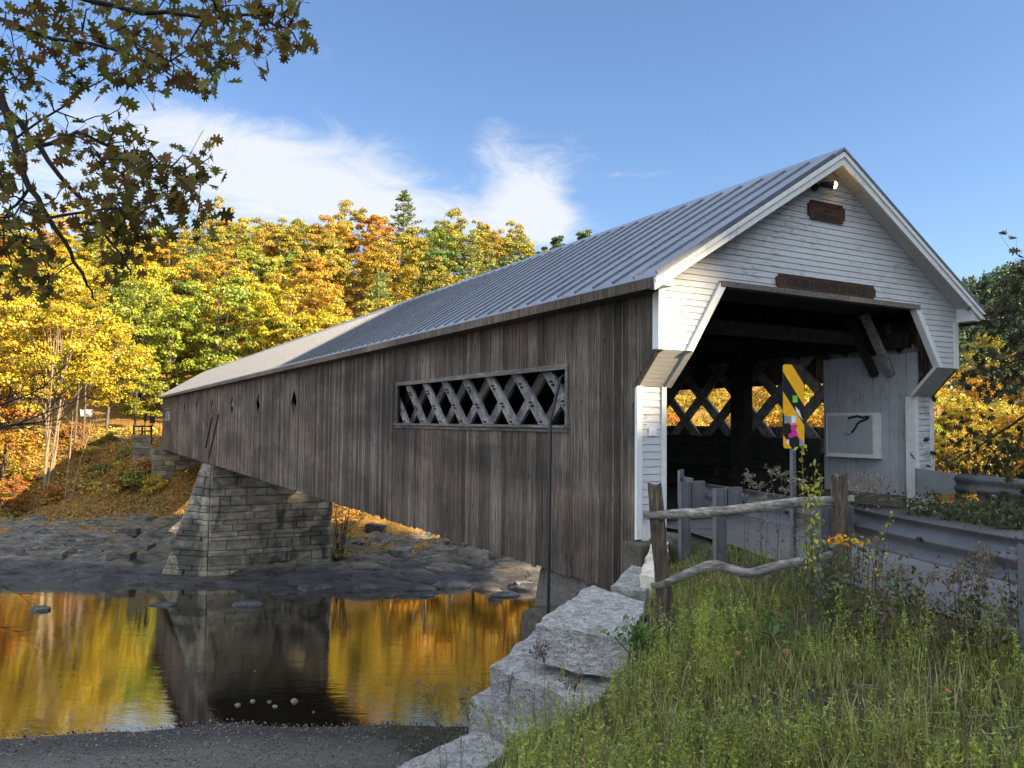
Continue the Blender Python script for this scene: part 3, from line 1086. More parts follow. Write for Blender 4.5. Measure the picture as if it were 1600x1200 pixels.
# barge boards of the near gable
mb = MB()
for s in (-1, 1):
    xe = XC+s*((XR-XL)/2+OV+0.02)
    mb.prism([(XC, RY0, Z_RIDGE+0.062), (xe, RY0, ze+0.062-0.02*SL), (xe, RY0, ze-0.10-0.02*SL), (XC, RY0, Z_RIDGE-0.13)], (0, 0.03, 0))
    mb.prism([(XC, RY0-0.022, Z_RIDGE+0.058), (xe, RY0-0.022, ze+0.058-0.02*SL), (xe, RY0-0.022, ze+0.0-0.02*SL), (XC, RY0-0.022, Z_RIDGE-0.015)], (0, 0.02, 0))
mb.build('barge_boards', M['white_trim'], roof)
# soffit under the overhang at the gable and the small returns at the eaves
for s in (-1, 1):
    mb = MB()
    xw = XC+s*((XR-XL)/2); xe = XC+s*((XR-XL)/2+OV)
    mb.prism([(xw, RY0+0.035, ze-0.03), (xe-s*0.03, RY0+0.035, ze-0.03), (xe-s*0.03, RY0+0.035, ze+0.06), (xw, RY0+0.035, ze+0.06+OV*SL*0.8)], (0, 0.38, 0))
    mb.build('eave_return', M['white_trim'], roof)

# gable: rows of lap boards cut to the rake and round the opening
ZB, ZH = 2.63, 3.62
HX, EX = 1.10, 0.47
gb = MB()
rowh = (ZH-ZB)/11


def half_w(z):
    return min((XR-XL)/2, (Z_RIDGE+0.02-z)/SL)


def open_half(z):
    if z >= ZH: return None
    t = (z-ZB)/(ZH-ZB)
    return (XR-XL)/2-(EX+(HX-EX)*t)


def lap(x0a, x1a, x0b, x1b, z0, z1, y, r):
    t = 0.014
    gb.add([(x0a, y-t, z0), (x1a, y-t, z0), (x1b, y-0.004, z1), (x0b, y-0.004, z1), (x0a, y+0.01, z0), (x1a, y+0.01, z0), (x1b, y+0.01, z1), (x0b, y+0.01, z1)],
           [(0, 1, 2, 3), (5, 4, 7, 6), (0, 4, 5, 1), (3, 2, 6, 7), (0, 3, 7, 4), (1, 5, 6, 2)], r)


def lap_row(xa0, xa1, xb0, xb1, z0, z1, y):
    """one course, broken into a few boards end to end"""
    w = xa1-xa0
    k = 1 if w < 1.5 else (2 if w < 3.5 else 3)
    cuts = [0]+sorted(random.uniform(0.15, 0.85) for _ in range(k-1))+[1]
    for a, b in zip(cuts, cuts[1:]):
        lap(xa0+(xa1-xa0)*a+0.002, xa0+(xa1-xa0)*b-0.002, xb0+(xb1-xb0)*a+0.002, xb0+(xb1-xb0)*b-0.002, z0, z1, y, random.random())


z = ZB
while z < Z_RIDGE-0.12:
    z1 = min(z+rowh-0.004, Z_RIDGE-0.1)
    ha, hb = half_w(z), half_w(z1)
    if z < ZH-0.03:
        z1c = min(z1, ZH)
        oa, ob = open_half(z), open_half(min(z1c, ZH-1e-4))
        lap_row(XC-ha, XC-oa, XC-hb, XC-ob, z, z1c, Y0)
        lap_row(XC+oa, XC+ha, XC+ob, XC+hb, z, z1c, Y0)
    else:
        lap_row(XC-ha, XC+ha, XC-hb, XC+hb, z, z1, Y0)
    z += rowh
gable = gb.build('gable', M['white'], bridge)
bk = MB()
for poly in ([(XL, ZB), (XL+EX, ZB), (XL+HX, ZH), (XR-HX, ZH), (XR-EX, ZB), (XR, ZB), (XR, Z_EAVE), (XC, Z_RIDGE), (XL, Z_EAVE)],):
    # two halves so that each stays a simple polygon
    bk.prism([(XL, Y0+0.012, ZB), (XL+EX, Y0+0.012, ZB), (XL+HX, Y0+0.012, ZH), (XC, Y0+0.012, ZH), (XC, Y0+0.012, Z_RIDGE), (XL, Y0+0.012, Z_EAVE)], (0, 0.03, 0))
    bk.prism([(XR, Y0+0.012, ZB), (XR-EX, Y0+0.012, ZB), (XR-HX, Y0+0.012, ZH), (XC, Y0+0.012, ZH), (XC, Y0+0.012, Z_RIDGE), (XR, Y0+0.012, Z_EAVE)], (0, 0.03, 0))
bk.build('backing', M['carved'], gable)
# trims: corner boards, raked jambs, header
for x0, x1, xs in ((XL-0.018, XL+0.105, XL-0.0115), (XR-0.105, XR+0.018, XR+0.0115)):
    mb = MB()
    mb.bx(x0, x1, Y0-0.034, Y0-0.012, ZB-0.005, 3.43)
    mb.bx(xs-0.0085, xs+0.0085, Y0-0.012, Y0+0.10, ZB, 3.42)
    mb.build('corner_board', M['white_trim'], gable)
for s in (-1, 1):
    mb = MB()
    xo = (XR-XL)/2
    p0 = (XC+s*(xo-EX+0.012), ZB-0.006); p1 = (XC+s*(xo-HX+0.012), ZH+0.03)
    q0 = (XC+s*(xo-EX-0.10), ZB-0.006); q1 = (XC+s*(xo-HX-0.085), ZH-0.012)
    mb.prism([(p0[0], Y0-0.06, p0[1]), (p1[0], Y0-0.06, p1[1]), (q1[0], Y0-0.06, q1[1]-0.02), (q0[0], Y0-0.06, q0[1])], (0, 0.12, 0))
    mb.build('raked_jamb', M['white_trim'], gable)
mb = MB()
mb.bx(XL+HX-0.02, XR-HX+0.02, Y0-0.075, Y0+0.08, ZH-0.045, ZH+0.035)
mb.build('header_board', M['trimwood'], gable)
# soffit faces of the corbels, posts under them
for s in (-1, 1):
    xo = XC+s*(XR-XL)/2
    xi = xo-s*0.50
    cb = MB()
    nrow = 9
    for k in range(nrow):
        a, b = k/nrow, (k+1)/nrow-0.012
        ya, za = Y0+(YP-Y0)*a-0.012, ZB+(2.14-ZB)*a-0.004
        yb, zb = Y0+(YP-Y0)*b-0.012, ZB+(2.14-ZB)*b-0.004
        cb.prism([(xo-s*0.0, ya, za), (xi, ya, za), (xi, yb, zb), (xo, yb, zb)], (0, 0.02, 0.02))
    cb.prism([(xi+s*0.004, Y0-0.03, ZB-0.01), (xi-s*0.10, Y0-0.03, ZB-0.01), (xi-s*0.10, YP-0.03, 2.13), (xi+s*0.004, YP-0.03, 2.13)], (0, 0.04, 0.04))
    cb.build('corbel', M['soffit'], bridge)
    # outer edge strip along the corbel
    ed = MB()
    ed.prism([(xo+s*0.016, Y0+0.0, ZB-0.02), (xo+s*0.016, YP, 2.12), (xo+s*0.016, YP+0.1, 2.12), (xo+s*0.016, Y0+0.1, ZB-0.02)], (-s*0.05, 0, 0))
    ed.build('edge_strip', M['siding'], bridge)
    gb = MB()
    z = 0.17
    while z < 2.12:
        z1 = min(z+0.105-0.005, 2.135)
        xa, xb = (xo+0.0, xi) if s < 0 else (xi, xo)
        lap(xa+0.09, xb-0.075, xa+0.09, xb-0.075, z, z1, YP, random.random())
        z += 0.105
    post = gb.build('portal_post', M['white'], bridge)
    tb = MB()
    xa, xb = (xo, xi) if s < 0 else (xi, xo)
    tb.bx(xa-0.012, xa+0.085, YP-0.03, YP+0.02, 0.0, 2.14)
    tb.bx(xb-0.07, xb+0.012, YP-0.035, YP+0.02, 0.0, 2.14)
    tb.bx(xa+0.088, xb-0.073, YP-0.032, YP+0.012, -0.02, 0.165)
    tb.bx(xi-0.006, xi+0.006, YP+0.024, YP+0.16, 0.1, 2.14)
    tb.bx(xa+0.03, xb-0.03, YP+0.022, YP+0.05, 0.05, 2.2)
    tb.build('trim', M['white_trim'], post)
mb = MB()
mb.bx(XL+0.20, XL+0.34, YP-0.026, YP-0.019, 1.44, 1.56)
mb.build('notice', M['white_st'], bridge, label='small white paper notice on the portal post')

# grey boarded panel inside the right wall, with base and brace timbers
mb = MB()
y = YP+0.03
while y < 11.2:
    w = random.uniform(0.16, 0.26)
    y2 = min(y+w, 11.22)
    mb.bx(XR-0.34, XR-0.30, y+0.004, y2-0.003, 0.36, 2.93+random.uniform(-0.01, 0.01))
    y = y2
pan = mb.build('inner_panel', M['grey_panel'], bridge)
mb = MB()
mb.bx(XR-0.42, XR-0.28, YP+0.03, 11.24, 0.15, 0.352)
mb.build('base_board', M['trimwood'], pan)
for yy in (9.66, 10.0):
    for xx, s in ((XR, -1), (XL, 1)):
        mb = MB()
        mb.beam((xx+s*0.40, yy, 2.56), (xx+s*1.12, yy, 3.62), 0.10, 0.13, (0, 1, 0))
        mb.build('knee_brace', M['lattice'] if yy < 9.8 else M['inwood'], bridge)  # front pale, rear dark: light and shade put into the wood colour
# boards added above the portal bay so that it is dark inside
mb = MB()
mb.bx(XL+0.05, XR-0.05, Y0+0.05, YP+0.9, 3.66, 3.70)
mb.build('portal_shade_boards', M['inwood'], bridge)
# far end gable
mb = MB()
mb.prism([(XL, Y1-0.01, 2.6), (XL, Y1-0.01, Z_EAVE), (XC, Y1-0.01, Z_RIDGE), (XR, Y1-0.01, Z_EAVE), (XR, Y1-0.01, 2.6), (XR-0.8, Y1-0.01, 3.5), (XL+0.8, Y1-0.01, 3.5)], (0, 0.05, 0))
mb.build('far_gable', M['white'], bridge)


# ------------------------------------------------------------------ things fixed to the portal
def plaque(name, x0, x1, z0, z1, y, notch):
    w, h = x1-x0, z1-z0
    pts = [(x0+notch, z0)]
    def arc(cx, cz, a0, a1):
        for k in range(6):
            a = math.radians(a0+(a1-a0)*k/5)
            pts.append((cx+notch*math.cos(a), cz+notch*math.sin(a)))
    pts.clear()
    e = notch*0.25
    arc(x1, z0, 180, 90); arc(x1, z1, 270, 180); arc(x0, z1, 360, 270); arc(x0, z0, 90, 0)
    mb = MB()
    mb.prism([(a, y, b) for a, b in pts], (0, 0.03, 0))
    return mb


def lettering(txt, cx, cz, y, size, parent, mat, name='lettering', squeeze=1.0):
    cu = bpy.data.curves.new(name, 'FONT')
    cu.body = txt; cu.size = size; cu.align_x = 'CENTER'; cu.align_y = 'CENTER'; cu.extrude = 0.004
    to = bpy.data.objects.new(name, cu)
    C.objects.link(to)
    to.scale = (squeeze, 1, 1)
    to.rotation_euler = (math.pi/2, 0, 0)
    to.location = (cx, y, cz)
    bpy.context.view_layer.update()
    dg = bpy.context.evaluated_depsgraph_get()
    me = bpy.data.meshes.new_from_object(to.evaluated_get(dg))
    me.transform(to.matrix_world)
    me.transform(Matrix.Translation(-WLOC[parent.name]))
    bpy.data.objects.remove(to)
    me.materials.clear(); me.materials.append(mat)
    link_mesh(name, me, parent)


r1 = root('wooden_sign', (XC, Y0-0.02, 4.81), 'small brown notched wooden plaque high in the peak of the white gable', 'sign')
plaque('x', XC-0.41, XC+0.41, 4.80, 5.09, Y0-0.048, 0.055).build('board', M['sign_wood'], r1)
for k, tx in enumerate(['DUMMERSTON', '1872', 'COVERED BRIDGE']):
    lettering(tx, XC, 5.035-0.09*k, Y0-0.049, 0.092, r1, M['carved'], squeeze=0.95 if k < 2 else 0.8)
r2 = root('wooden_sign', (XC+0.10, Y0-0.02, 3.65), 'long brown notched wooden plaque above the portal opening', 'sign')
plaque('x', XC-1.10, XC+1.12, 3.655, 3.875, Y0-0.048, 0.05).build('board', M['sign_wood'], r2)
lettering('CALEB LAMSON BUILDER', XC, 3.765, Y0-0.049, 0.155, r2, M['carved'])

# flood light in the peak
fl = root('flood_light', (XC-0.12, Y0-0.02, 5.28), 'lit flood light under the peak of the gable roof', 'lamp')
mb = MB()
mb.tube([(XC-0.26, Y0-0.015, 5.30), (XC-0.26, Y0-0.06, 5.30)], 0.06, 12)
mb.tube([(XC-0.26, Y0-0.05, 5.30), (XC-0.16, Y0-0.13, 5.33)], 0.016, 8)
mb.build('bracket', M['black'], fl)
mb = MB()
mb.tube([(XC-0.20, Y0-0.07, 5.34), (XC-0.14, Y0-0.14, 5.33), (XC-0.06, Y0-0.24, 5.31)], [0.025, 0.045, 0.062], 14)
mb.build('housing', M['black'], fl)
mb = MB()
mb.tube([(XC-0.062, Y0-0.238, 5.31), (XC-0.045, Y0-0.258, 5.305), (XC-0.036, Y0-0.268, 5.302)], [0.055, 0.042, 0.012], 14)
mb.build('bulb', M['lamp'], fl, True)

# wall cabinet with two doors
cab = root('wall_cabinet', (XR-0.36, 10.45, 1.0), 'grey two-door wooden cabinet on the inner wall panel, one door sprayed black', 'cabinet')
mb = MB()
CX = XR-0.53
ya_, yb_ = atp(1367, 680, 0, CX).y, atp(1291, 680, 0, CX).y
ym_ = atp(1325, 680, 0, CX).y
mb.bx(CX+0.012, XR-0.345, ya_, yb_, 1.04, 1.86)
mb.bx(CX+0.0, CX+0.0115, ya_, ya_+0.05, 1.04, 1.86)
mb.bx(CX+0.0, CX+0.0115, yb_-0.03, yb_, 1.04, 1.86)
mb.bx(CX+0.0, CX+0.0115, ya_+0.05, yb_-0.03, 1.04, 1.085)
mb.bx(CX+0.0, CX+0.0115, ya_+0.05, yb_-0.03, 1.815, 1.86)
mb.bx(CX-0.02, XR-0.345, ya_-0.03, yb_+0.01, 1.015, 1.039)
mb.build('case', M['white_trim'], cab)  # paler than the doors: light on the case side put into its colour
mb = MB()
mb.bx(CX-0.004, CX+0.0105, ym_+0.008, yb_-0.036, 1.093, 1.808)
d1 = mb.build('door', M['grey_panel'], cab)
mb = MB()
mb.bx(CX-0.004, CX+0.0105, ya_+0.056, ym_-0.006, 1.093, 1.808)
d2 = mb.build('door', M['grey_panel'], cab, label='cabinet door with a black sprayed squiggle')
mb = MB()
q_ = [atp(x, y, 0, CX-0.006) for x, y in ((1325, 654), (1332, 652), (1340, 650), (1348, 653), (1354, 651), (1358, 652), (1352, 656), (1344, 659), (1339, 663), (1337, 668), (1333, 673), (1330, 677))]
for a, b in zip(q_, q_[1:]):
    mb.beam(a, b, 0.003, 0.042, (0, -(b.z-a.z), (b.y-a.y)))
mb.build('spray_mark', M['blackpaint'], d2)
for yy, dd in ((ym_+0.04, d1), (ym_-0.04, d2)):
    mb = MB()
    mb.box((CX-0.011, yy, 1.45), (0.014, 0.022, 0.026))
    mb.build('knob', M['black'], dd)

# ------------------------------------------------------------------ masonry
def stone_courses(mb, face, zs, jit=0.02, depth=0.5, wmin=0.7, wmax=1.8):
    """face(u, z) -> outer point for u in 0..1, z; one stone after another along each course"""
    for z0, z1 in zip(zs, zs[1:]):
        A, B = Vector(face(0, z0)), Vector(face(1, z0))
        L = (B-A).length
        u = 0
        while u < 1:
            w = random.uniform(wmin, wmax)/L
            if 1-(u+w) < wmin*0.6/L: w = 1-u
            u2 = min(1, u+w)
            g = 0.012/L
            out = face((u+u2)/2, (z0+z1)/2)
            c = [Vector(face(u+g, z0+0.012)), Vector(face(u2-g, z0+0.012)), Vector(face(u2-g, z1-0.006)), Vector(face(u+g, z1-0.006))]
            n = (c[1]-c[0]).cross(c[3]-c[0]).normalized()
            o = random.uniform(0, jit*2)
            # pillowed face: a smaller raised inner quad
            mid = sum(c, Vector())/4
            front = [mid+(p-mid)*0.93+n*(o+0.03+random.uniform(-jit, jit)*0.5) for p in c]
            edge = [p+n*(o-0.005) for p in c]
            back = [p-n*depth for p in c]
            vs = front+edge+back
            fs = [(0, 1, 2, 3)]+[(i+4, (i+1) % 4+4, (i+1) % 4, i) for i in range(4)]+[(i+8, (i+1) % 4+8, (i+1) % 4+4, i+4) for i in range(4)]
            mb.add(vs, fs)
            u = u2


def courses(z0, z1, a, b):
    zs = [z0]
    while zs[-1] < z1-a*0.7:
        zs.append(zs[-1]+random.uniform(a, b))
    zs[-1] = z1
    return zs


pr = root('bridge_pier', (10.3, 48, -6.6), 'tall coursed stone pier under the middle of the bridge with a sloping upstream nose', 'pier')
zt, zb_ = Z_BOT-0.03, -7.4
def batter(z): return (zt-z)/(zt-zb_)
def fL(z): return 6.95-0.10*batter(z)
def faceN(u, z): return (fL(z)+(13.62-fL(z))*u, 46.75-0.35*batter(z), z)
def nose(z): return (6.72-1.75*(zt-z)/5.4, 48.2, z)
def faceC(u, z):
    a, b = Vector(nose(z)), Vector((fL(z), 46.75-0.35*batter(z), z)); return a+(b-a)*u
def faceC2(u, z):
    a, b = Vector((fL(z), 49.65+0.35*batter(z), z)), Vector(nose(z)); return a+(b-a)*u
def faceF(u, z): return (13.62+(fL(z)-13.62)*u, 49.65+0.35*batter(z), z)
def faceR(u, z):
    a, b = Vector((13.62, 46.75-0.35*batter(z), z)), Vector((13.62, 49.65+0.35*batter(z), z)); return a+(b-a)*u
mb = MB()
cz = courses(zb_, zt, 0.22, 0.62)
for f in (faceN, faceC, faceR): stone_courses(mb, f, cz, 0.045, 0.4, 0.45, 2.3)
for f in (faceC2, faceF): stone_courses(mb, f, courses(zb_, zt, 0.4, 0.6), 0.02, 0.4, 1.2, 2.2)
mb.build('masonry', M['pier'], pr)
core = MB()
def ins(p, k=0.10):
    return Vector(p)+(Vector((10.3, 48.2, p[2]))-Vector(p))*k
ring = lambda z: [ins(nose(z)), ins(faceN(0, z)), ins(faceN(1, z)), ins(faceF(0, z)), ins(faceF(1, z))]
a, b = ring(zb_), ring(zt-0.01)
core.add(a+b, [(4, 3, 2, 1, 0), (5, 6, 7, 8, 9)]+[(i, (i+1) % 5, (i+1) % 5+5, i+5) for i in range(5)], 0.3)
core.build('core', M['mortar'], pr)

ab = root('stone_abutment', (10.3, 73.5, -4.5), 'layered stone abutment under the far end of the bridge', 'abutment')
mb = MB()
zs_ = courses(-5.6, Z_BOT-0.03, 0.28, 0.5)
def w_left(u, z): return (6.3, 77.5-4.5*u, z)
stone_courses(mb, lambda u, z: (6.3+8.2*u, 73.0, z), zs_, 0.03, 0.5)
stone_courses(mb, lambda u, z: (6.3, 78.5-5.5*u, z), zs_, 0.03, 0.5)
mb.bx(6.45, 14.4, 73.15, 78.4, -5.6, Z_BOT-0.06, 0.2)
# wing wall up to road level, at the bridge end
stone_courses(mb, lambda u, z: (4.9+1.4*u, 75.6, z), courses(-4.2, 0.35, 0.2, 0.34), 0.03, 0.5)
mb.bx(4.95, 6.2, 75.75, 77, -4.2, 0.3, 0.2)
mb.build('masonry', M['abut'], ab)

nb = root('near_abutment', (10.2, 10.2, -6), 'brown stained concrete abutment under the near corner of the bridge', 'abutment')
mb = MB()
mb.bx(7.08, 13.5, 9.02, 11.36, -7.4, Z_BOT-0.04)
mb.build('breast_wall', M['concrete'], nb, bevel=0.02)
mb = MB()
mb.bx(6.86, 7.62, 8.86, 9.28, -2.2, -0.025)
mb.build('corner_pad', M['concrete'], nb, bevel=0.03)


# ------------------------------------------------------------------ rocks and blocks
def rough_block(corners_top, h, seed, label, name='granite_block', tilt=0.0, group='granite blocks of the retaining wall', sub=9, amp=0.03, mat='granite'):
    """hewn block: four top corners (counter-clockwise seen from above), thickness h"""
    top = [Vector(c) for c in corners_top]
    cen = sum(top, Vector())/4
    bot = [c+Vector((0, 0, -h))+(cen-c)*-0.02 for c in top]
    n = sub
    pts = {}
    V, F = [], []
    def patch(a, b, c, d, k1, k2):
        base = len(V)
        for i in range(k1+1):
            for j in range(k2+1):
                u, v = i/k1, j/k2
                V.append((a*(1-u)+b*u)*(1-v)+(d*(1-u)+c*u)*v)
        for i in range(k1):
            for j in range(k2):
                F.append((base+i*(k2+1)+j, base+(i+1)*(k2+1)+j, base+(i+1)*(k2+1)+j+1, base+i*(k2+1)+j+1))
    patch(top[0], top[1], top[2], top[3], n*2, n*2)
    patch(bot[3], bot[2], bot[1], bot[0], n, n)
    for i in range(4):
        j = (i+1) % 4
        patch(bot[i], bot[j], top[j], top[i], n*2, n)
    A = np.array([tuple(v) for v in V])
    cc = np.array(tuple(cen))-np.array([0, 0, h/2])
    rel = A-cc
    # knock the corners off and roughen
    ext = np.abs(rel).max(0)
    q = np.abs(rel)/ext
    rr = np.sqrt((np.sort(q, 1)[:, 1:]**2).sum(1))
    A = cc+rel*(1-0.03*np.clip(rr-1.2, 0, 1)[:, None])
    nn = np.stack([fbm(A[:, 0]*3.5+seed, A[:, 1]*3.5, A[:, 2]*3.5+k*31, 4, seed+k) for k in range(3)], 1)-0.5
    n2 = np.stack([fbm(A[:, 0]*1.3+seed*3, A[:, 1]*1.3, A[:, 2]*1.3+k*13, 2, seed+k+50) for k in range(3)], 1)-0.5
    n3 = np.stack([fbm(A[:, 0]*11+seed, A[:, 1]*11, A[:, 2]*11+k*31, 3, seed+k+20) for k in range(3)], 1)-0.5
    A = A+nn*amp*2.2+n2*amp*1.5+n3*amp*1.1
    o0 = np.array([A[:, 0].mean(), A[:, 1].mean(), A[:, 2].min()])
    me = raw_mesh(name, A-o0, [list(f) for f in F], M[mat], np.full(len(A), random.random()))
    import bmesh
    bm = bmesh.new(); bm.from_mesh(me)
    bmesh.ops.remove_doubles(bm, verts=bm.verts, dist=0.0008)
    bm.to_mesh(me); bm.free()
    for p in me.polygons: p.use_smooth = True
    me.set_sharp_from_angle(angle=math.radians(24))
    o = link_mesh(name, me, None, tuple(o0))
    return tag(o, label, 'stone block', group)


def T(px, py, z): return atp(px, py, 2, z)


def gat_early(px, py, D):
    b = at(px, py, D); l, d = LD(b.x, b.y)
    return Vector((b.x, b.y, gz(l, d)))


BL = [
    # four top corners of each block on the stone edge of the bank
    ([T(838, 975, -0.20), T(983, 1000, -0.24), T(1008, 940, -0.17), T(925, 913, -0.15)], 0.33, 'large pale granite block just below the leaning fence post'),
    ([T(768, 1040, -0.60), T(926, 1110, -0.70), T(985, 1045, -0.60), T(834, 985, -0.60)], 0.42, 'biggest granite block with a slanting top, second along the wall from the fence post'),
    ([T(737, 1090, -0.98), T(800, 1150, -1.05), T(900, 1125, -1.0), T(790, 1062, -0.98)], 0.45, 'grey granite block tucked low under the biggest slanting block'),
    ([T(612, 1203, -1.10), T(725, 1240, -1.10), T(800, 1170, -1.06), T(738, 1142, -1.06)], 0.50, 'granite block at the lower end of the wall beside the gravel'),
    ([T(957, 917, -0.16), T(1012, 925, -0.16), T(1035, 893, -0.12), T(985, 883, -0.12)], 0.40, 'flat granite block between the fence post and the bridge corner'),
]
for k, (cn, h, lab) in enumerate(BL):
    rough_block(cn, h, 3+k*7, lab)
rough_block([T(1000, 900, -0.05), T(1040, 905, -0.05), T(1045, 840, 0.02), T(1022, 838, 0.04)], 0.30, 77, 'pale tan granite slab behind the fence post at the bridge corner', mat='tan_stone')
for k, (px, py, z) in enumerate([(880, 1075, -1.03), (800, 1130, -1.5), (950, 975, -0.64)]):
    c = T(px, py, z+0.1); c.z = z
    a = Vector((0.77, 0.64, 0))*0.5; b = Vector((-0.64, 0.77, 0))*0.3
    rough_block([c-a-b, c+a-b, c+a+b, c-a+b], 0.5, 200+k*5, ['lower-course granite block deep under the biggest slanting block', 'lowest granite block under the grey tucked block', 'lower-course granite block under the block by the fence post'][k])


def boulder(name, c, size, seed, mat, label, cat, group=None, rotz=0.0, flat=1.0):
    n, m = 26, 14
    V, F = [], []
    for i in range(m+1):
        a = math.pi*i/m
        for j in range(n):
            b = 2*math.pi*j/n
            V.append((math.sin(a)*math.cos(b), math.sin(a)*math.sin(b), math.cos(a)))
    A = np.array(V)
    f = 1+0.65*(fbm(A[:, 0]*1.3+seed, A[:, 1]*1.3, A[:, 2]*1.3, 4, seed)-0.5)+0.25*(fbm(A[:, 0]*4+seed, A[:, 1]*4, A[:, 2]*4, 3, seed+9)-0.5)
    A = A*f[:, None]
    A[:, 2] = np.sign(A[:, 2])*np.abs(A[:, 2])**flat
    A = A*np.array(size)/2
    cr, sr = math.cos(rotz), math.sin(rotz)
    A = np.stack([A[:, 0]*cr-A[:, 1]*sr, A[:, 0]*sr+A[:, 1]*cr, A[:, 2]], 1)
    for i in range(m):
        for j in range(n):
            F.append([i*n+j, (i+1)*n+j, (i+1)*n+(j+1) % n, i*n+(j+1) % n])
    me = raw_mesh(name, A, F, M[mat], np.full(len(A), random.random()), None, True)
    return tag(link_mesh(name, me, None, tuple(c)), label, cat, group)


br = random.Random(71)
M['shelf_rock'] = m_stone('shelf_rock', (0.065, 0.06, 0.054), (0.155, 0.145, 0.13), 3.0, 0.9, (1, 1, 3))
SLAB = [(10, 812), (38, 835), (70, 818), (95, 842), (128, 826), (150, 850), (175, 815), (205, 838), (232, 822), (250, 846), (30, 862), (85, 870), (140, 868), (190, 872), (225, 862), (560, 850), (590, 838), (625, 856), (660, 845), (700, 862), (735, 852), (775, 872), (600, 872), (680, 876), (820, 884), (215, 800), (185, 792), (240, 800), (205, 815), (120, 806)]
for k, (px, py) in enumerate(SLAB):
    D = 1.6+6.0
    D = (1.6+6.05)/((py-661)/F_PX)
    c = gat_early(px, py, D)
    L_ = br.uniform(0.5, 1.5); w_ = L_*br.uniform(0.45, 0.8); h_ = br.uniform(0.3, 0.7)
    a0 = -YAW+br.gauss(0, 0.35)
    a = Vector((math.cos(a0), math.sin(a0), br.gauss(0, 0.08)))*L_*0.5; b = Vector((-math.sin(a0), math.cos(a0), br.gauss(0.05, 0.1)))*w_*0.5
    c = c+Vector((0, 0, h_*0.5))
    side = 'upstream of the pier' if px < 260 else 'downstream of the pier'
    rowd = 'near the bank' if D > 55 else ('at mid shelf' if D > 48 else 'near the water')
    rough_block([c-a-b*br.uniform(0.7, 1.1), c+a*br.uniform(0.8, 1.1)-b, c+a+b*br.uniform(0.7, 1.1), c-a*br.uniform(0.8, 1.1)+b], h_, 500+k*3, 'flat grey boulder on the rock shelf '+rowd+', '+side, 'flat_boulder', group='broken flat boulders on the rock shelf', sub=4, amp=0.07, mat='shelf_rock')
# dark rocks standing out of the river, (pixel, pixel, width px, thickness)
RK = [(386, 946, 42, 0.42, 'lone flat dark rock in the black reflection of the pier'),
      (63, 953, 26, 0.30, 'small lone dark rock in the golden water far from the bridge'),
      (255, 945, 40, 0.20, 'thin dark rock at the edge of the golden reflection near the pier'),
      (500, 921, 60, 0.62, 'long low dark rock at the water below the right corner of the pier'),
      (560, 921, 62, 0.5, 'dark rock island beside the long low one under the bridge'),
      (610, 931, 18, 0.26, 'tiny dark rock in front of the rock islands'),
      (655, 921, 46, 0.42, 'pointed dark rock in the middle of the golden reflection'),
      (665, 931, 22, 0.22, 'small flat dark rock in front of the pointed rock'),
      (705, 917, 60, 0.6, 'wide dark rock against the far shelf below the bridge wall'),
      (760, 922, 36, 0.35, 'narrow dark rock left of the wedge-shaped rock'),
      (790, 931, 42, 0.28, 'wedge-shaped dark rock lying slanted in the golden water'),
      (838, 921, 66, 0.5, 'long dark rock strip near the steel rod'),
      (438, 928, 24, 0.15, 'very thin dark rock in the pier reflection near the shelf')]
for k, (px, py, w, h, lab) in enumerate(RK):
    p = T(px, py, WATER)
    D = pix(p)[2]
    ww = w/F_PX*D
    boulder('river_rock', (p.x, p.y, WATER+0.02), (ww*1.15, max(0.7, ww*0.55), h*1.15), 5+k*3, 'rock', lab, 'rock', 'dark rocks in the river', -YAW+random.uniform(-0.2, 0.2))
ST = [(395, 1096, 12, 'pale pebble leftmost of the row in the dark shallows'), (372, 1102, 14, 'dull stone left of the pale pebbles by the gravel'), (421, 1097, 11, 'middle pale pebble in the dark shallows'), (430, 1104, 11, 'pale pebble nearest the gravel in the dark shallows'),
      (460, 1096, 18, 'flat brown stone right of the pale pebbles'), (490, 1113, 7, 'tiny pale pebble by the gravel edge'), (398, 1049, 5, 'tiny pale pebble far out in the dark shallows')]
for k, (px, py, w, lab) in enumerate(ST):
    p = T(px, py, WATER)
    D = pix(p)[2]
    ww = w/F_PX*D*0.65
    boulder('pebble', (p.x, p.y, WATER+0.01), (ww, ww*0.7, ww*0.65), 50+k*3, 'pebble', lab, 'stone', 'pebbles in the shallows', -YAW)

# ------------------------------------------------------------------ guardrails, fence, marker, rod
WPROF = [(0.0, 0.0), (0.03, 0.022), (0.08, 0.055), (0.083, 0.095), (0.022, 0.145), (0.018, 0.165), (0.083, 0.215), (0.08, 0.255), (0.03, 0.288), (0.0, 0.31)]


def wbeam(mb, pts, ztop, side, t=0.004):
    """corrugated rail along pts (x, y, dz); the bulges point to `side` (+1 right of the line's direction)"""
    rings = []
    P = [Vector((p[0], p[1], 0)) for p in pts]
    for i, p in enumerate(P):
        d = (P[min(i+1, len(P)-1)]-P[max(i-1, 0)]).normalized()
        n = Vector((d.y, -d.x, 0))*side
        zz = ztop+(pts[i][2] if len(pts[i]) > 2 else 0)-0.31
        rings.append([p+n*o+Vector((0, 0, zz+h)) for o, h in WPROF]+[p+n*(o-t)+Vector((0, 0, zz+h)) for o, h in reversed(WPROF)])
    m = len(rings[0])
    vs = [v for r in rings for v in r]
    fs = [(i*m+k, i*m+(k+1) % m, (i+1)*m+(k+1) % m, (i+1)*m+k) for i in range(len(P)-1) for k in range(m)]
    fs += [tuple(range(m-1, -1, -1)), tuple(range((len(P)-1)*m, len(P)*m))]
    mb.add(vs, fs, 0.5)


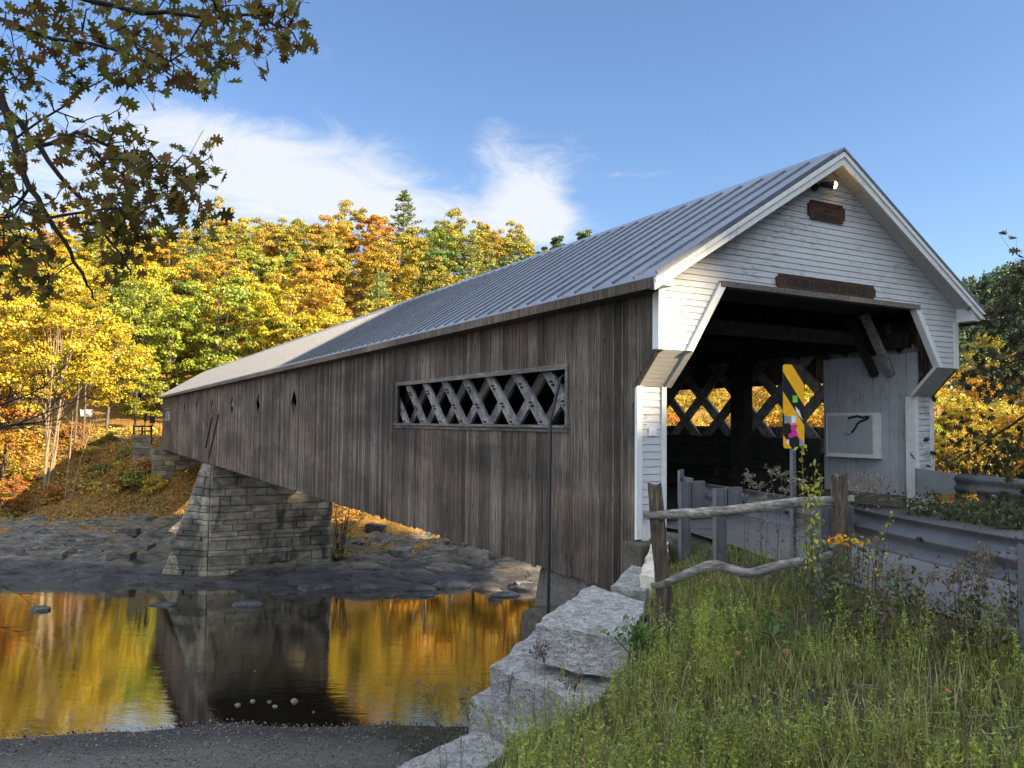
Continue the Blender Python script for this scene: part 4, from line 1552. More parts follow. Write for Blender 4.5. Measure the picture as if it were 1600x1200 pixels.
def rail_post(parent, p, d, ztop, zbase, side):
    """steel post with a block between it and the rail, on the outer side"""
    d = Vector((d.x, d.y, 0)).normalized()
    n = Vector((d.y, -d.x, 0))*side
    rot = Matrix((n, Vector((n.y*-1, n.x, 0)), Vector((0, 0, 1)))).transposed()
    mb = MB()
    def ib(c, w, dp, z0, z1):
        zc = Vector((0, 0, (z0+z1)/2)); h = z1-z0
        for o in (-dp/2+0.004, dp/2-0.004):
            mb.box(c+n*o+zc, (0.007, w, h), rot)
        mb.box(c+zc, (dp-0.018, 0.006, h), rot)
    c = Vector((p.x, p.y, 0))-n*0.27
    ib(c, 0.095, 0.13, zbase, ztop+0.01)
    o = mb.build('post', M['galv'], parent)
    mb = MB()
    cb = Vector((p.x, p.y, 0))-n*0.10
    zc = Vector((0, 0, ztop-0.155))
    for q in (-0.08, 0.08):
        mb.box(cb+n*q+zc, (0.007, 0.11, 0.36), rot)
    mb.box(cb+zc, (0.142, 0.006, 0.36), rot)
    mb.build('offset_block', M['galv'], o)


g1 = root('guardrail', (6.4, 5.5, 0.1), 'galvanised guardrail between the split rail fence and the road, ending at the left portal post', 'guardrail')
mb = MB()
pts = [(float(rail_x(y)), float(y), 0.012*math.sin(y*1.3)) for y in np.arange(8.5, -6, -0.5)]
wbeam(mb, pts, 0.87, -1)
mb.build('rail', M['galv'], g1, True)
mb = MB()
mb.box((7.36, 8.62, 0.76), (0.03, 0.30, 0.46), Matrix.Rotation(math.radians(-52), 3, 'Z'))
mb.box((7.30, 8.42, 0.70), (0.05, 0.30, 0.40), Matrix.Rotation(math.radians(-20), 3, 'Z'))
mb.build('end_plate', M['galv'], g1, bevel=0.004)
for y in (7.9, 6.95, 4.95, 2.80, 0.9):
    d = Vector((float(rail_x(y-0.2)-rail_x(y+0.2)), -0.4, 0))
    rail_post(g1, Vector((float(rail_x(y)), y, 0)), d, 0.87, -0.15, -1)
for y in (7.5, 6.0, 4.1, 2.2):
    mb = MB()
    x = float(rail_x(y))
    mb.tube([(x-0.03, y, 0.715), (x+0.0, y, 0.715)], 0.020, 8)
    mb.build('bolt', M['black'], g1)

g2 = root('guardrail', (13.0, 6.8, 0.1), 'galvanised guardrail with a flared end by the right portal post, golden leaves behind it', 'guardrail')
mb = MB()
pts = [(13.0-0.06*(8.3-y), float(y), 0.0-0.012*(8.3-y)) for y in np.arange(8.3, -4, -0.5)]
wbeam(mb, pts, 0.83, 1)
mb.build('rail', M['galv'], g2, True)
mb = MB()
a = Vector((12.97, 8.3, 0)); b = Vector((12.72, 8.85, 0))
zt_ = 0.85
mb.prism([(a.x, a.y, 0.50), (a.x, a.y, 0.84), (b.x, b.y, 0.90), (b.x, b.y, 0.44)], (0.02, 0.01, 0))
mb.prism([(b.x, b.y, 0.44), (b.x, b.y, 0.90), (b.x+0.16, b.y+0.08, 0.88), (b.x+0.16, b.y+0.08, 0.46)], (0.0, 0.02, 0))
mb.build('end_shoe', M['galv'], g2, bevel=0.003)
for y in (7.9, 6.0, 4.1, 2.2):
    x = 13.0-0.06*(8.3-y)
    rail_post(g2, Vector((x, y, 0)), Vector((0, -1, 0)), 0.82-0.012*(8.3-y), -0.1, 1)

# split rail fence
fe = root('split_rail_fence', (5.2, 5.3, -0.15), 'weathered split rail fence of two posts and two crooked rails above the granite blocks', 'fence')
fd = 7.0
pA0, pA1 = at(1043, 985, fd), at(1022, 757, fd)
pB0, pB1 = at(1318, 900, 6.85), at(1311, 742, 6.85)


def rough_post(p, q, w, name, lab=None):
    mb = MB()
    n = 9
    for s in range(1):
        pts = [p+(q-p)*i/n+Vector((random.uniform(-0.006, 0.006), random.uniform(-0.006, 0.006), 0)) for i in range(n+1)]
        rings = []
        ax = Vector((CY, -SY, 0)); ay = Vector((SY, CY, 0))
        base = [(-1, -0.75), (-0.3, -1.0), (0.75, -0.85), (1.0, -0.1), (0.8, 0.8), (-0.1, 1.0), (-0.9, 0.7), (-0.75, 0)]
        vs = []
        for i, c in enumerate(pts):
            k = w/2*(1.02-0.10*i/n)
            for a, b in base:
                vs.append(c+ax*a*k*(1+random.uniform(-0.05, 0.05))+ay*b*k*(1+random.uniform(-0.05, 0.05))+(Vector((0, 0, random.uniform(-0.03, 0.025))) if i == n else Vector()))
        m = len(base)
        fs = [(i*m+k, i*m+(k+1) % m, (i+1)*m+(k+1) % m, (i+1)*m+k) for i in range(n) for k in range(m)]
        fs += [tuple(range(m-1, -1, -1)), tuple(range(n*m, n*m+m))]
        mb.add(vs, fs, 0.5)
    return mb.build(name, M['post_wood'], fe, label=lab)


rough_post(pA0, pA1, 0.135, 'post', 'leaning dark weathered post')
rough_post(pB0, pB1, 0.135, 'post')


def rough_rail(pts, wid, thick):
    mb = MB()
    n = 26
    P = [Vector(p) for p in pts]
    def cr(t):
        t = t*(len(P)-1); i = min(int(t), len(P)-2); f = t-i
        p0, p1, p2, p3 = P[max(i-1, 0)], P[i], P[i+1], P[min(i+2, len(P)-1)]
        return 0.5*((2*p1)+(p2-p0)*f+(2*p0-5*p1+4*p2-p3)*f*f+(3*p1-p0-3*p2+p3)*f**3)
    prof = [(-0.5, -0.8), (0.15, -1.0), (0.5, -0.5), (0.45, 0.5), (0.1, 1.0), (-0.5, 0.75)]
    ay = Vector((SY, CY, 0))
    vs = []
    for i in range(n+1):
        c = cr(i/n)
        d = (cr(min(1, i/n+0.02))-cr(max(0, i/n-0.02))).normalized()
        u = ay.cross(d).normalized()
        if u.z < 0: u = -u
        k = 1.0 if 0.06 < i/n < 0.95 else 0.72
        k *= 1+0.16*(vnoise(np.array([i*0.45]), np.array([pts[0][2]*9]))[0]-0.5)
        for a, b in prof:
            vs.append(c+ay*a*thick*(1+random.uniform(-0.06, 0.06))+u*b*wid/2*k*(1+random.uniform(-0.05, 0.05)))
    m = len(prof)
    fs = [(i*m+k, i*m+(k+1) % m, (i+1)*m+(k+1) % m, (i+1)*m+k) for i in range(n) for k in range(m)]
    fs += [tuple(range(m-1, -1, -1)), tuple(range(n*m, n*m+m))]
    mb.add(vs, fs, random.random())
    return mb.build('rail', M['rail_wood'], fe, True)


rough_rail([at(x, y, 6.98-0.1*(x-1000)/330) for x, y in ((1006, 805), (1040, 804), (1090, 802), (1150, 797), (1200, 791), (1250, 785), (1310, 783), (1332, 779))], 0.088, 0.08)
rough_rail([at(x, y, 6.98-0.1*(x-1000)/330) for x, y in ((1018, 916), (1050, 907), (1085, 892), (1115, 883), (1145, 890), (1172, 896), (1215, 884), (1268, 875), (1300, 866))], 0.082, 0.08)

# hazard marker
mk = atp(1240, 700, 1, 6.08)
mpos = at(1240, 635, 8.22)
hz = root('hazard_marker', (mpos.x, mpos.y, 0.05), 'yellow and black striped marker sign with stickers on a steel post by the guardrail', 'road sign')
HW, HH = 0.142, 0.427
hx = Vector((1, 0, 0)); 
rotm = math.radians(-4)
hx = Vector((math.cos(rotm), math.sin(rotm), 0)); hn = Vector((math.sin(rotm), -math.cos(rotm), 0))


def hpt(u, v, o=0.0): return mpos+hx*u+Vector((0, 0, v))+hn*o


def rrect(w, h, r):
    pts = []
    for cx, cz, a0 in ((w-r, h-r, 0), (-w+r, h-r, 90), (-w+r, -h+r, 180), (w-r, -h+r, 270)):
        for k in range(5):
            a = math.radians(a0+90*k/4)
            pts.append((cx+r*math.cos(a), cz+r*math.sin(a)))
    return pts


def clip(poly, f):
    out = []
    for i in range(len(poly)):
        a, b = poly[i], poly[(i+1) % len(poly)]
        fa, fb = f(a), f(b)
        if fa >= 0: out.append(a)
        if fa*fb < 0:
            t = fa/(fa-fb); out.append((a[0]+(b[0]-a[0])*t, a[1]+(b[1]-a[1])*t))
    return out


mb = MB()
mb.prism([hpt(u, v, 0) for u, v in rrect(HW, HH, 0.035)], -hn*0.006)
pl = mb.build('panel', M['blackpaint'], hz)
mb = MB()
slope = 1.22
for c0, c1 in ((0.20, 0.418), (-0.22, 0.0), (-0.68, -0.44)):
    pg = rrect(HW-0.003, HH-0.003, 0.033)
    pg = clip(pg, lambda q: q[1]+slope*q[0]-(c0-0.02)) 
    pg = clip(pg, lambda q: (c1-0.02)-(q[1]+slope*q[0]))
    if len(pg) > 2: mb.prism([hpt(u, v, 0.0015) for u, v in pg], -hn*0.0012)
mb.build('stripe', M['yellow'], pl)


def sticker(poly, mat, o=0.0035):
    mb = MB(); mb.prism([hpt(u, v, o) for u, v in poly], -hn*0.0012); mb.build('sticker', mat, pl)


sticker([(-0.015, 0.04), (0.05, 0.04), (0.05, 0.11), (-0.015, 0.11)], M['green_st'])
sticker([(0.02, 0.0), (0.045, -0.02), (0.075, -0.045), (0.105, -0.115), (0.13, -0.14), (0.10, -0.12), (0.06, -0.085), (0.035, -0.055)], M['white_st'])
sticker([(-0.125, -0.175), (-0.035, -0.165), (-0.035, -0.095), (-0.125, -0.10)], M['grey_st'])
sticker([(-0.03, -0.165), (0.03, -0.165), (0.03, -0.095), (-0.03, -0.095)], M['white_st'])
sticker([(-0.045, -0.185), (0.035, -0.18), (0.045, -0.20), (0.025, -0.235), (0.05, -0.28), (0.06, -0.31), (0.01, -0.30), (-0.03, -0.32), (-0.075, -0.315), (-0.07, -0.28), (-0.03, -0.265), (-0.04, -0.225)], M['magenta'])
sticker([(0.075, -0.26), (0.115, -0.26), (0.115, -0.185), (0.075, -0.185)], M['yellow'])
sticker([(-0.10, -0.385), (-0.065, -0.385), (-0.065, -0.335), (-0.10, -0.335)], M['white_st'])
sticker([(0.07, -0.40), (0.12, -0.40), (0.12, -0.335), (0.07, -0.335)], M['grey_st'])
sticker([(-0.05, -0.33), (0.04, -0.325), (0.06, -0.36), (0.02, -0.40), (-0.03, -0.41), (-0.06, -0.37)], M['blackpaint'])
mb = MB()
for k, z in enumerate(np.arange(0.0, mpos.z+HH-0.03, 0.0254*2)):
    pass
zb0 = -0.05
ztp = mpos.z+HH-0.06
c = hpt(0.01, 0, -0.026)
mb.bx(c.x-0.024, c.x-0.0235+0.001, c.y-0.018, c.y+0.018, zb0, ztp)
mb.bx(c.x+0.023, c.x+0.024, c.y-0.018, c.y+0.018, zb0, ztp)
# perforated front face: strips and bars between the holes
mb.bx(c.x-0.023, c.x-0.007, c.y-0.019, c.y-0.017, zb0, ztp)
mb.bx(c.x+0.007, c.x+0.023, c.y-0.019, c.y-0.017, zb0, ztp)
for z in np.arange(zb0, ztp, 0.0508):
    mb.bx(c.x-0.0068, c.x+0.0068, c.y-0.019, c.y-0.017, z, z+0.034)
mb.bx(c.x-0.0225, c.x+0.0225, c.y+0.017, c.y+0.019, zb0, ztp)
mb.build('sign_post', M['galv'], hz)

# black steel rod in front of the wall
rod = MB()
r0, r1 = atp(856.5, 956, 0, 6.62), atp(860, 655, 0, 6.66)
r2 = atp(876, 590, 0, 7.03)
rod.tube([r0+Vector((0, 0, -0.7)), r0, r1, r2, r2+Vector((0.3, -0.22, 0.25))], 0.026, 10)
rod.solo('steel_rod', M['black'], 'slender black steel rod rising past the board wall into the lattice window', 'rod', smooth=True)
# its stone foot is the dark rock ledge by the abutment
gl_, gd_ = LD(r0.x, r0.y)
zt_r = r0.z-0.03
fa, fb = Vector((0.34, 0.06, 0)), Vector((-0.06, 0.36, 0))
rc0 = Vector((r0.x+0.12, r0.y+0.05, zt_r))
rough_block([rc0-fa-fb, rc0+fa-fb, rc0+fa+fb, rc0-fa+fb], zt_r-gz(gl_, gd_)+0.4, 321, 'dark rough stone footing under the black steel rod', 'stone_footing', group=None, sub=7, amp=0.05, mat='concrete')
# thin cables on the far span
for k, (a, b) in enumerate([((341, 648), (326, 716)), ((331, 652), (321, 700))]):
    mb = MB()
    mb.tube([atp(a[0], a[1], 0, XL-0.05), atp(b[0], b[1], 0, XL-0.05)], 0.035, 6)
    mb.solo('cable', M['black'], ['dark slanting cable on the board wall above the pier nose, the longer one', 'shorter dark slanting cable on the board wall above the pier nose'][k], 'cable', 'cables on the board wall')


# ------------------------------------------------------------------ leaves and plants
def unit(n, r=rng):
    v = r.normal(size=(n, 3)); return v/np.linalg.norm(v, axis=1)[:, None]


def leaf_quads(P, N, S, asp=0.7, r=rng):
    """one four-cornered leaf (a pointed diamond) per point"""
    n = len(P)
    N = N/np.linalg.norm(N, axis=1)[:, None]
    A = np.cross(N, unit(n, r)); A /= np.linalg.norm(A, axis=1)[:, None]+1e-9
    B = np.cross(N, A)
    S = np.asarray(S)[:, None]
    a = r.uniform(0.8, 1.2, (n, 1)); b = r.uniform(0.7, 1.2, (n, 1))*asp
    V = np.stack([P+A*S*a*0.55, P+B*S*b*0.5+A*S*0.08, P-A*S*a*0.5, P-B*S*b*0.5+A*S*0.05], 1)
    F = np.arange(n*4).reshape(n, 4)
    return V.reshape(-1, 3), F


def clump_crown(seed, R, H, nclump, nleaf, leaf, rc=(0.2, 0.36), low=0.0, squash=0.8, holes=0.0):
    """leaf-sized faces spread over many clumps of an uneven crown; z from 0 to H, centre on the axis"""
    r = np.random.default_rng(seed)
    cs, rad = [], []
    while len(cs) < nclump:
        v = r.normal(size=3); v /= np.linalg.norm(v)
        k = r.uniform(0.25, 1.0)**0.5
        z = v[2]*k
        prof = 1.0 if z > -0.1 else 1.0-0.35*abs(z+0.1)
        lob = 0.78+0.44*r.random()
        c = np.array([v[0]*k*R*prof*lob, v[1]*k*R*prof*lob, H/2+z*H/2*(0.86+0.2*r.random())])
        if c[2] < low*H: continue
        cs.append(c); rad.append(R*r.uniform(*rc))
    cs = np.array(cs); rad = np.array(rad)
    per = np.maximum(8, (nleaf*rad**2/(rad**2).sum())).astype(int)
    P, N, S, RN = [], [], [], []
    for c, q, k in zip(cs, rad, per):
        v = unit(k, r)
        v[:, 2] = np.where(v[:, 2] < -0.3, -v[:, 2]*0.5, v[:, 2])
        p = c+v*q*r.uniform(0.55, 1.08, (k, 1))*np.array([1.15, 1.15, squash])
        nn = v*0.8+unit(k, r)*0.75+np.array([0, 0, 0.35])
        P.append(p); N.append(nn); S.append(leaf*r.uniform(0.65, 1.35, k)); RN.append(np.clip(r.normal(r.uniform(0.25, 0.75), 0.17, k), 0, 1))
    P = np.concatenate(P); N = np.concatenate(N); S = np.concatenate(S); RN = np.concatenate(RN)
    V, F = leaf_quads(P, N, S, 0.75, r)
    return V, F, np.repeat(RN, 4), cs


def pine_crown(seed, R, H, whorls, leaf, bare=0.0):
    r = np.random.default_rng(seed)
    leaf = leaf*0.8
    P, N, RN = [], [], []
    for w in range(whorls):
        f = w/(whorls-1)
        z = H*(0.04+0.94*f)
        L = R*(1-f)**0.72*(0.75+0.4*r.random())+0.25
        nb = r.integers(4, 7)
        a0 = r.random()*6.28
        for b in range(nb):
            if r.random() < bare: continue
            a = a0+b*6.283/nb+r.normal(0, 0.2)
            l2 = L*r.uniform(0.6, 1.1)
            n = int(22+60*l2/R)
            s = r.uniform(0.25, 1.0, n)**0.8
            lift = r.uniform(-0.05, 0.32)
            p = np.stack([math.cos(a)*l2*s, math.sin(a)*l2*s, z+lift*l2*s**1.6+0*s], 1)+r.normal(0, 0.13, (n, 3))*np.array([1.4, 1.4, 0.7])*(R/4)
            P.append(p); N.append(unit(n, r)*0.7+np.array([0, 0, 0.8])); RN.append(np.clip(r.normal(0.5, 0.2, n), 0, 1))
    P = np.concatenate(P); N = np.concatenate(N); RN = np.concatenate(RN)
    V, F = leaf_quads(P, N, leaf*r.uniform(0.6, 1.3, len(P)), 0.45, r)
    return V, F, np.repeat(RN, 4)


def make_tree(kind, seed, H, R, trunk_h, r0, nclump, nleaf, leaf, mat='leaf', bark='bark', rc=(0.2, 0.36), low=0.05, stems=1):
    """prototype at the origin: root > trunk, crown"""
    rt_ = root(kind, (0, 0, 0), 'tree', 'tree')
    r = random.Random(seed)
    mb = MB()
    if mat == 'pine':
        V, F, RN = pine_crown(seed, R, H-trunk_h, nclump, leaf, 0.12)
        V[:, 2] += trunk_h
        mb.tube([(0, 0, -1.5), (0.05, 0, H*0.3), (0, 0.05, H*0.65), (0, 0, H*0.97)], [r0*1.15, r0*0.8, r0*0.5, 0.03], 8)
    else:
        V, F, RN, cs = clump_crown(seed, R, H-trunk_h, nclump, nleaf, leaf, rc, low)
        V[:, 2] += trunk_h
        cs = cs+np.array([0, 0, trunk_h])
        for s in range(stems):
            o = Vector((r.uniform(-0.5, 0.5), r.uniform(-0.5, 0.5), 0)) if stems > 1 else Vector()
            q = Vector((r.uniform(-0.25, 0.25)*R*(2 if stems > 1 else 1), r.uniform(-0.25, 0.25)*R*(2 if stems > 1 else 1), H*r.uniform(0.72, 0.85)))
            k = r0*(0.6 if stems > 1 else 1)
            mid1 = o+(q-o)*0.3+Vector((r.uniform(-.2, .2), r.uniform(-.2, .2), 0)); mid2 = o+(q-o)*0.65+Vector((r.uniform(-.3, .3), r.uniform(-.3, .3), 0))
            mb.tube([o+Vector((0, 0, -1.5)), o, mid1, mid2, q], [k*1.25, k*1.1, k*0.85, k*0.55, 0.03], 8)
            lim = r.sample(range(len(cs)), min(len(cs), 9 if stems == 1 else 4))
            for i in lim:
                c = Vector(cs[i]); t = min(0.95, max(0.25, (c.z-1.5)/H))
                b = o+(q-o)*t*0.8
                mb.tube([b, b+(c-b)*0.5+Vector((0, 0, -0.2)), c], [k*0.35, k*0.22, 0.02], 5)
    mb.build('trunk', M[bark], rt_, True)
    me = raw_mesh('crown', V, F, M[mat], RN)
    link_mesh('crown', me, rt_)
    return rt_


USED = set()


def place_tree(proto, loc, rz, s, color, label, group, cat='tree', sz=None):
    if proto.name not in USED:
        o = proto; USED.add(proto.name); kids = list(proto.children)
    else:
        o = proto.copy(); C.objects.link(o); kids = []
        for ch in proto.children:
            c = ch.copy(); C.objects.link(c); c.parent = o; kids.append(c)
    o.location = loc; o.rotation_euler = (0, 0, rz); o.scale = (s, s, sz or s)
    for c in kids:
        if c.name.startswith(('crown', 'foliage')): c.color = (*color, 1)
    o['label'] = label; o['category'] = cat
    if group: o['group'] = group
    return o


GOLD = (0.3948, 0.2520, 0.0151); YEL = (0.3948, 0.3024, 0.0185); OLIVE = (0.2772, 0.2310, 0.0202); YGREEN = (0.2268, 0.2436, 0.0235)
GREEN = (0.1134, 0.1596, 0.0252); DGREEN = (0.0630, 0.0924, 0.0235); ORANGE = (0.3696, 0.1764, 0.0168); RUST = (0.2856, 0.1134, 0.0185); PALEGR = (0.2268, 0.2772, 0.0840)
CNAME = {GOLD: 'golden', YEL: 'yellow', OLIVE: 'olive-yellow', YGREEN: 'yellow-green', GREEN: 'green', DGREEN: 'dark green', ORANGE: 'orange', RUST: 'rust-red', PALEGR: 'pale green'}

far_protos = [make_tree('broadleaf_tree', 100+k, h, R, 2.6, 0.26, nc, 11000, 0.30, rc=(0.14, 0.27)) for k, (h, R, nc) in enumerate([(16, 4.9, 44), (17.5, 4.6, 48), (14.5, 5.2, 40), (16.5, 4.2, 36), (15, 4.6, 52)])]
pine_proto = make_tree('pine_tree', 210, 19, 6.2, 1.5, 0.28, 20, 0, 0.75, mat='pine')
pine_proto2 = make_tree('pine_tree', 211, 15, 5.2, 0.5, 0.25, 26, 0, 0.6, mat='pine')


def hill_colour(px, py, r):
    """what colour the photograph shows in that part of the hillside"""
    def pick(*w):
        x = r.random()*sum(b for _, b in w)
        for a, b in w:
            x -= b
            if x <= 0: return a
        return w[-1][0]
    if px < 130: return pick((GOLD, 4), (ORANGE, 1), (YEL, 3), (OLIVE, 2)) if py < 480 else pick((YEL, 4), (GOLD, 4), (YGREEN, 1))
    if px < 250: return pick((YEL, 3), (YGREEN, 2), (OLIVE, 4)) if py < 450 else pick((YGREEN, 4), (YEL, 2), (GREEN, 2))
    if px < 330: return pick((OLIVE, 4), (YEL, 2), (YGREEN, 3)) if py < 430 else pick((GREEN, 3), (YGREEN, 4), (YEL, 1))
    if px < 460: return pick((OLIVE, 4), (YEL, 2), (YGREEN, 2)) if py < 400 else pick((YEL, 4), (GOLD, 2), (OLIVE, 2), (YGREEN, 2), (GREEN, 1))
    if px < 560: return pick((OLIVE, 5), (GOLD, 2)) if py < 430 else pick((GOLD, 3), (YEL, 2), (OLIVE, 3))
    if px < 670: return pick((ORANGE, 1), (GOLD, 3), (OLIVE, 3)) if py < 470 else pick((OLIVE, 3), (ORANGE, 1), (GOLD, 2), (YGREEN, 1))
    if px < 790: return pick((OLIVE, 4), (YGREEN, 2), (GREEN, 1))
    return pick((GREEN, 3), (OLIVE, 3), (DGREEN, 2))


def zone(px, py, d):
    xs = [(-999, 'beyond the oak branches'), (130, 'left of the far roof end'), (330, 'above the far roof end'), (470, 'left of the lone skyline pine'), (590, 'below the lone skyline pine'), (680, 'right of the lone skyline pine'), (800, 'just over the roof ridge')]
    n = [b for a, b in xs if px >= a][-1]
    b = 'on the skyline' if d > 155 else ('high on the far hill' if d > 130 else ('half way up the hill' if d > 108 else 'at the hill foot'))
    return b+', '+n


hr = random.Random(5)
spots = []
d = 92.0
row = 0
while d < 172:
    sp = 6.3+0.010*(d-90)
    l = -0.68*d-8+(row % 2)*sp/2
    while l < 0.16*d+14:
        spots.append((l+hr.uniform(-1.8, 1.8), d+hr.uniform(-2.2, 2.2)))
        l += sp
    d += 7.0
    row += 1
cnt = 0
PINES = [(627, 293, 166, 1.05, (0.16, 0.20, 0.055), 'lone tall pine standing above the skyline of the far hill', 0),
         (592, 418, 118, 0.8, PALEGR, 'pale green conifer half way up the hill, below the lone pine', 1),
         (735, 356, 132, 0.8, (0.26, 0.28, 0.07), 'light green pine right of the lone pine, just over the roof', 0),
         (872, 374, 150, 0.6, (0.12, 0.17, 0.05), 'small dark pine on the skyline near the roof ridge', 1)]
PINE_LD = [LD(*at(q[0], 600, q[2])[:2]) for q in PINES]
for l, d in spots:
    z = gz(l, d)
    px, py, _ = pix(W(l, d, z+11))
    if px > 960 or px < -70: continue
    if any(abs(l-a) < 5.0 and -13 < d-b < 6 for a, b in PINE_LD): continue
    col = hill_colour(px, py, hr)
    s = hr.uniform(0.70, 0.98)
    w = zone(px, py, d)
    pr_ = hr.choice(far_protos)
    lab = CNAME[col]+' leafy tree '+w
    jit = tuple(min(1, c*hr.uniform(0.85, 1.12)) for c in col)
    place_tree(pr_, W(l, d, z-0.3), hr.uniform(0, 6.28), s*hr.uniform(0.95, 1.05), jit, lab, 'trees on the far hillside', sz=s*hr.uniform(1.0, 1.2))
    cnt += 1
# pines one can pick out
for (px, yt, D, wx, col, lab, k), (l, d) in zip(PINES, PINE_LD):
    p = (pine_proto, pine_proto2)[k]
    zg = gz(l, d)
    ztop_ = at(px, yt, D).z
    sc_ = (ztop_-zg)/(19, 15)[k]
    place_tree(p, W(l, d, zg), 0.6, wx*sc_, col, lab, None, sz=sc_)

# ---- trees on the far river bank
bank_protos = [make_tree('bank_tree', 300+k, h, R, th, 0.17, nc, 11000, 0.225, bark=bk, rc=(0.14, 0.27), low=0.0, stems=st)
               for k, (h, R, th, nc, bk, st) in enumerate([(16.5, 4.2, 6.2, 60, 'palebark', 5), (15.5, 4.0, 5.6, 60, 'bark', 2), (12.5, 4.4, 2.6, 64, 'bark', 1), (9.5, 3.6, 0.6, 56, 'bark', 3)])]
BT = [(66, 742, 66.5, 0, 1.0, YEL, 'golden tree with a clump of pale trunks just above the bridge shadow'),
      (8, 745, 68, 1, 1.0, GOLD, 'golden bank tree standing just upstream of the pale trunk clump'),
      (118, 700, 72, 1, 1.05, YEL, 'yellow bank tree just behind the pale trunk clump'),
      (-60, 760, 65, 2, 1.0, ORANGE, 'orange bank tree farthest upstream of the pale trunk clump'),
      (165, 672, 80, 2, 0.95, YEL, 'yellow bank tree above the tip of the bridge shadow'),
      (212, 662, 86, 3, 1.0, YGREEN, 'yellow-green low tree left of the far bridge end'),
      (-20, 700, 78, 2, 1.15, GOLD, 'tall golden tree behind the left edge tree on the bank'),
      (60, 690, 82, 2, 1.15, GOLD, 'tall golden tree behind the pale trunk clump'),
      (268, 640, 96, 3, 0.9, GREEN, 'green rounded tree just behind the far bridge end'),
      (25, 775, 63.5, 3, 0.36, RUST, 'small rust-red bush tree at the left edge of the lit bank')]
for px, py, D, k, s, col, lab in BT:
    b = at(px, py, D); l, d = LD(b.x, b.y)
    place_tree(bank_protos[k], (b.x, b.y, gz(l, d)-0.1), hr.uniform(0, 6.28), s, col, lab, 'trees on the left far bank')
# right of the bridge: the golden wall of leaves behind the portal and the guardrail
RB = []
for l in np.arange(-7, 62, 3.6):
    RB.append((l+hr.uniform(-1.2, 1.2), 63+hr.uniform(-2, 2)+0.04*l))
for l in np.arange(4, 66, 3.4):
    RB.append((l+hr.uniform(-1.5, 1.5), 82+hr.uniform(-2, 2)))
for l in np.arange(-10, 62, 4.2):
    RB.append((l+hr.uniform(-1.5, 1.5), 72+hr.uniform(-2, 2)))
NEAR_RIGHT = {0: 'first', 1: 'second'}
for i, (l, d) in enumerate(RB):
    z = gz(l, d)
    px, py, D = pix(W(l, d, z+5))
    col = hr.choice([GOLD, GOLD, YEL, YEL, YEL, GOLD, ORANGE, OLIVE])
    k = hr.choice([1, 2, 3, 3, 2])
    s = (hr.uniform(0.85, 1.0) if k == 3 else hr.uniform(0.62, 0.78))*(1.0 if l > 30 else 0.92)
    if l < 6: place = 'seen under the bridge'
    elif px < 1160: place = 'seen through the left half of the portal lattice'
    elif px < 1330: place = 'seen through the portal lattice beside the striped sign'
    elif px < 1520: place = 'right of the portal above the guardrail end'
    else: place = 'at the right edge behind the guardrail'
    row_ = 'front-row' if d < 67.5 else ('middle-row' if d < 77 else 'back-row')
    place_tree(bank_protos[k], W(l, d, z-0.2), hr.uniform(0, 6.28), s, tuple(c*hr.uniform(0.9, 1.1) for c in col), row_+' '+CNAME[col]+' far-bank tree '+place, 'golden trees on the far bank')


# bare pale saplings on the shaded bank
def sapling(name, base, h, lean, lab, n=1, mat='palebark', r0=0.05, group='bare saplings on the far bank'):
    mb = MB()
    for s in range(n):
        b = Vector(base)+Vector((random.uniform(-.3, .3), random.uniform(-.3, .3), 0))*(n > 1)
        q = b+Vector((CY*lean, -SY*lean, h*random.uniform(0.85, 1)))
        m = b+(q-b)*0.5+Vector((random.uniform(-.15, .15), 0, 0))
        mb.tube([b+Vector((0, 0, -0.5)), b, m, q], [r0*1.1, r0, r0*0.75, 0.012], 6)
        for t in np.arange(0.45, 0.95, 0.08):
            p = b+(q-b)*t
            a = random.uniform(0, 6.28)
            L = h*0.18*random.uniform(0.5, 1)
            mb.tube([p, p+Vector((math.cos(a)*L*0.5, math.sin(a)*L*0.5, L*0.5)), p+Vector((math.cos(a)*L*0.8, math.sin(a)*L*0.8, L*1.1))], [r0*0.35, r0*0.2, 0.006], 4)
    return mb.solo(name, M[mat], lab, 'sapling', group, True)


def gat(px, py, D):
    b = at(px, py, D); l, d = LD(b.x, b.y)
    return Vector((b.x, b.y, gz(l, d)))


sapling('sapling', gat(102, 765, 65), 7.2, 0.4, 'bare pale sapling with straight stem crossing the shadow edge', r0=0.06)
sapling('sapling', gat(112, 772, 65), 7.0, 1.6, 'bare pale sapling leaning right across the shadow edge', r0=0.06)
sapling('sapling', gat(186, 725, 69), 4.2, 0.1, 'bare grey sapling pair in the shade below the far bridge end', n=2, r0=0.035)
sapling('sapling', gat(207, 735, 67), 3.0, 0.1, 'short bare grey sapling near the stone abutment', r0=0.03)
sapling('sapling', gat(246, 700, 72), 5.5, 0.3, 'thin grey sapling rising left of the far bridge corner', r0=0.03)

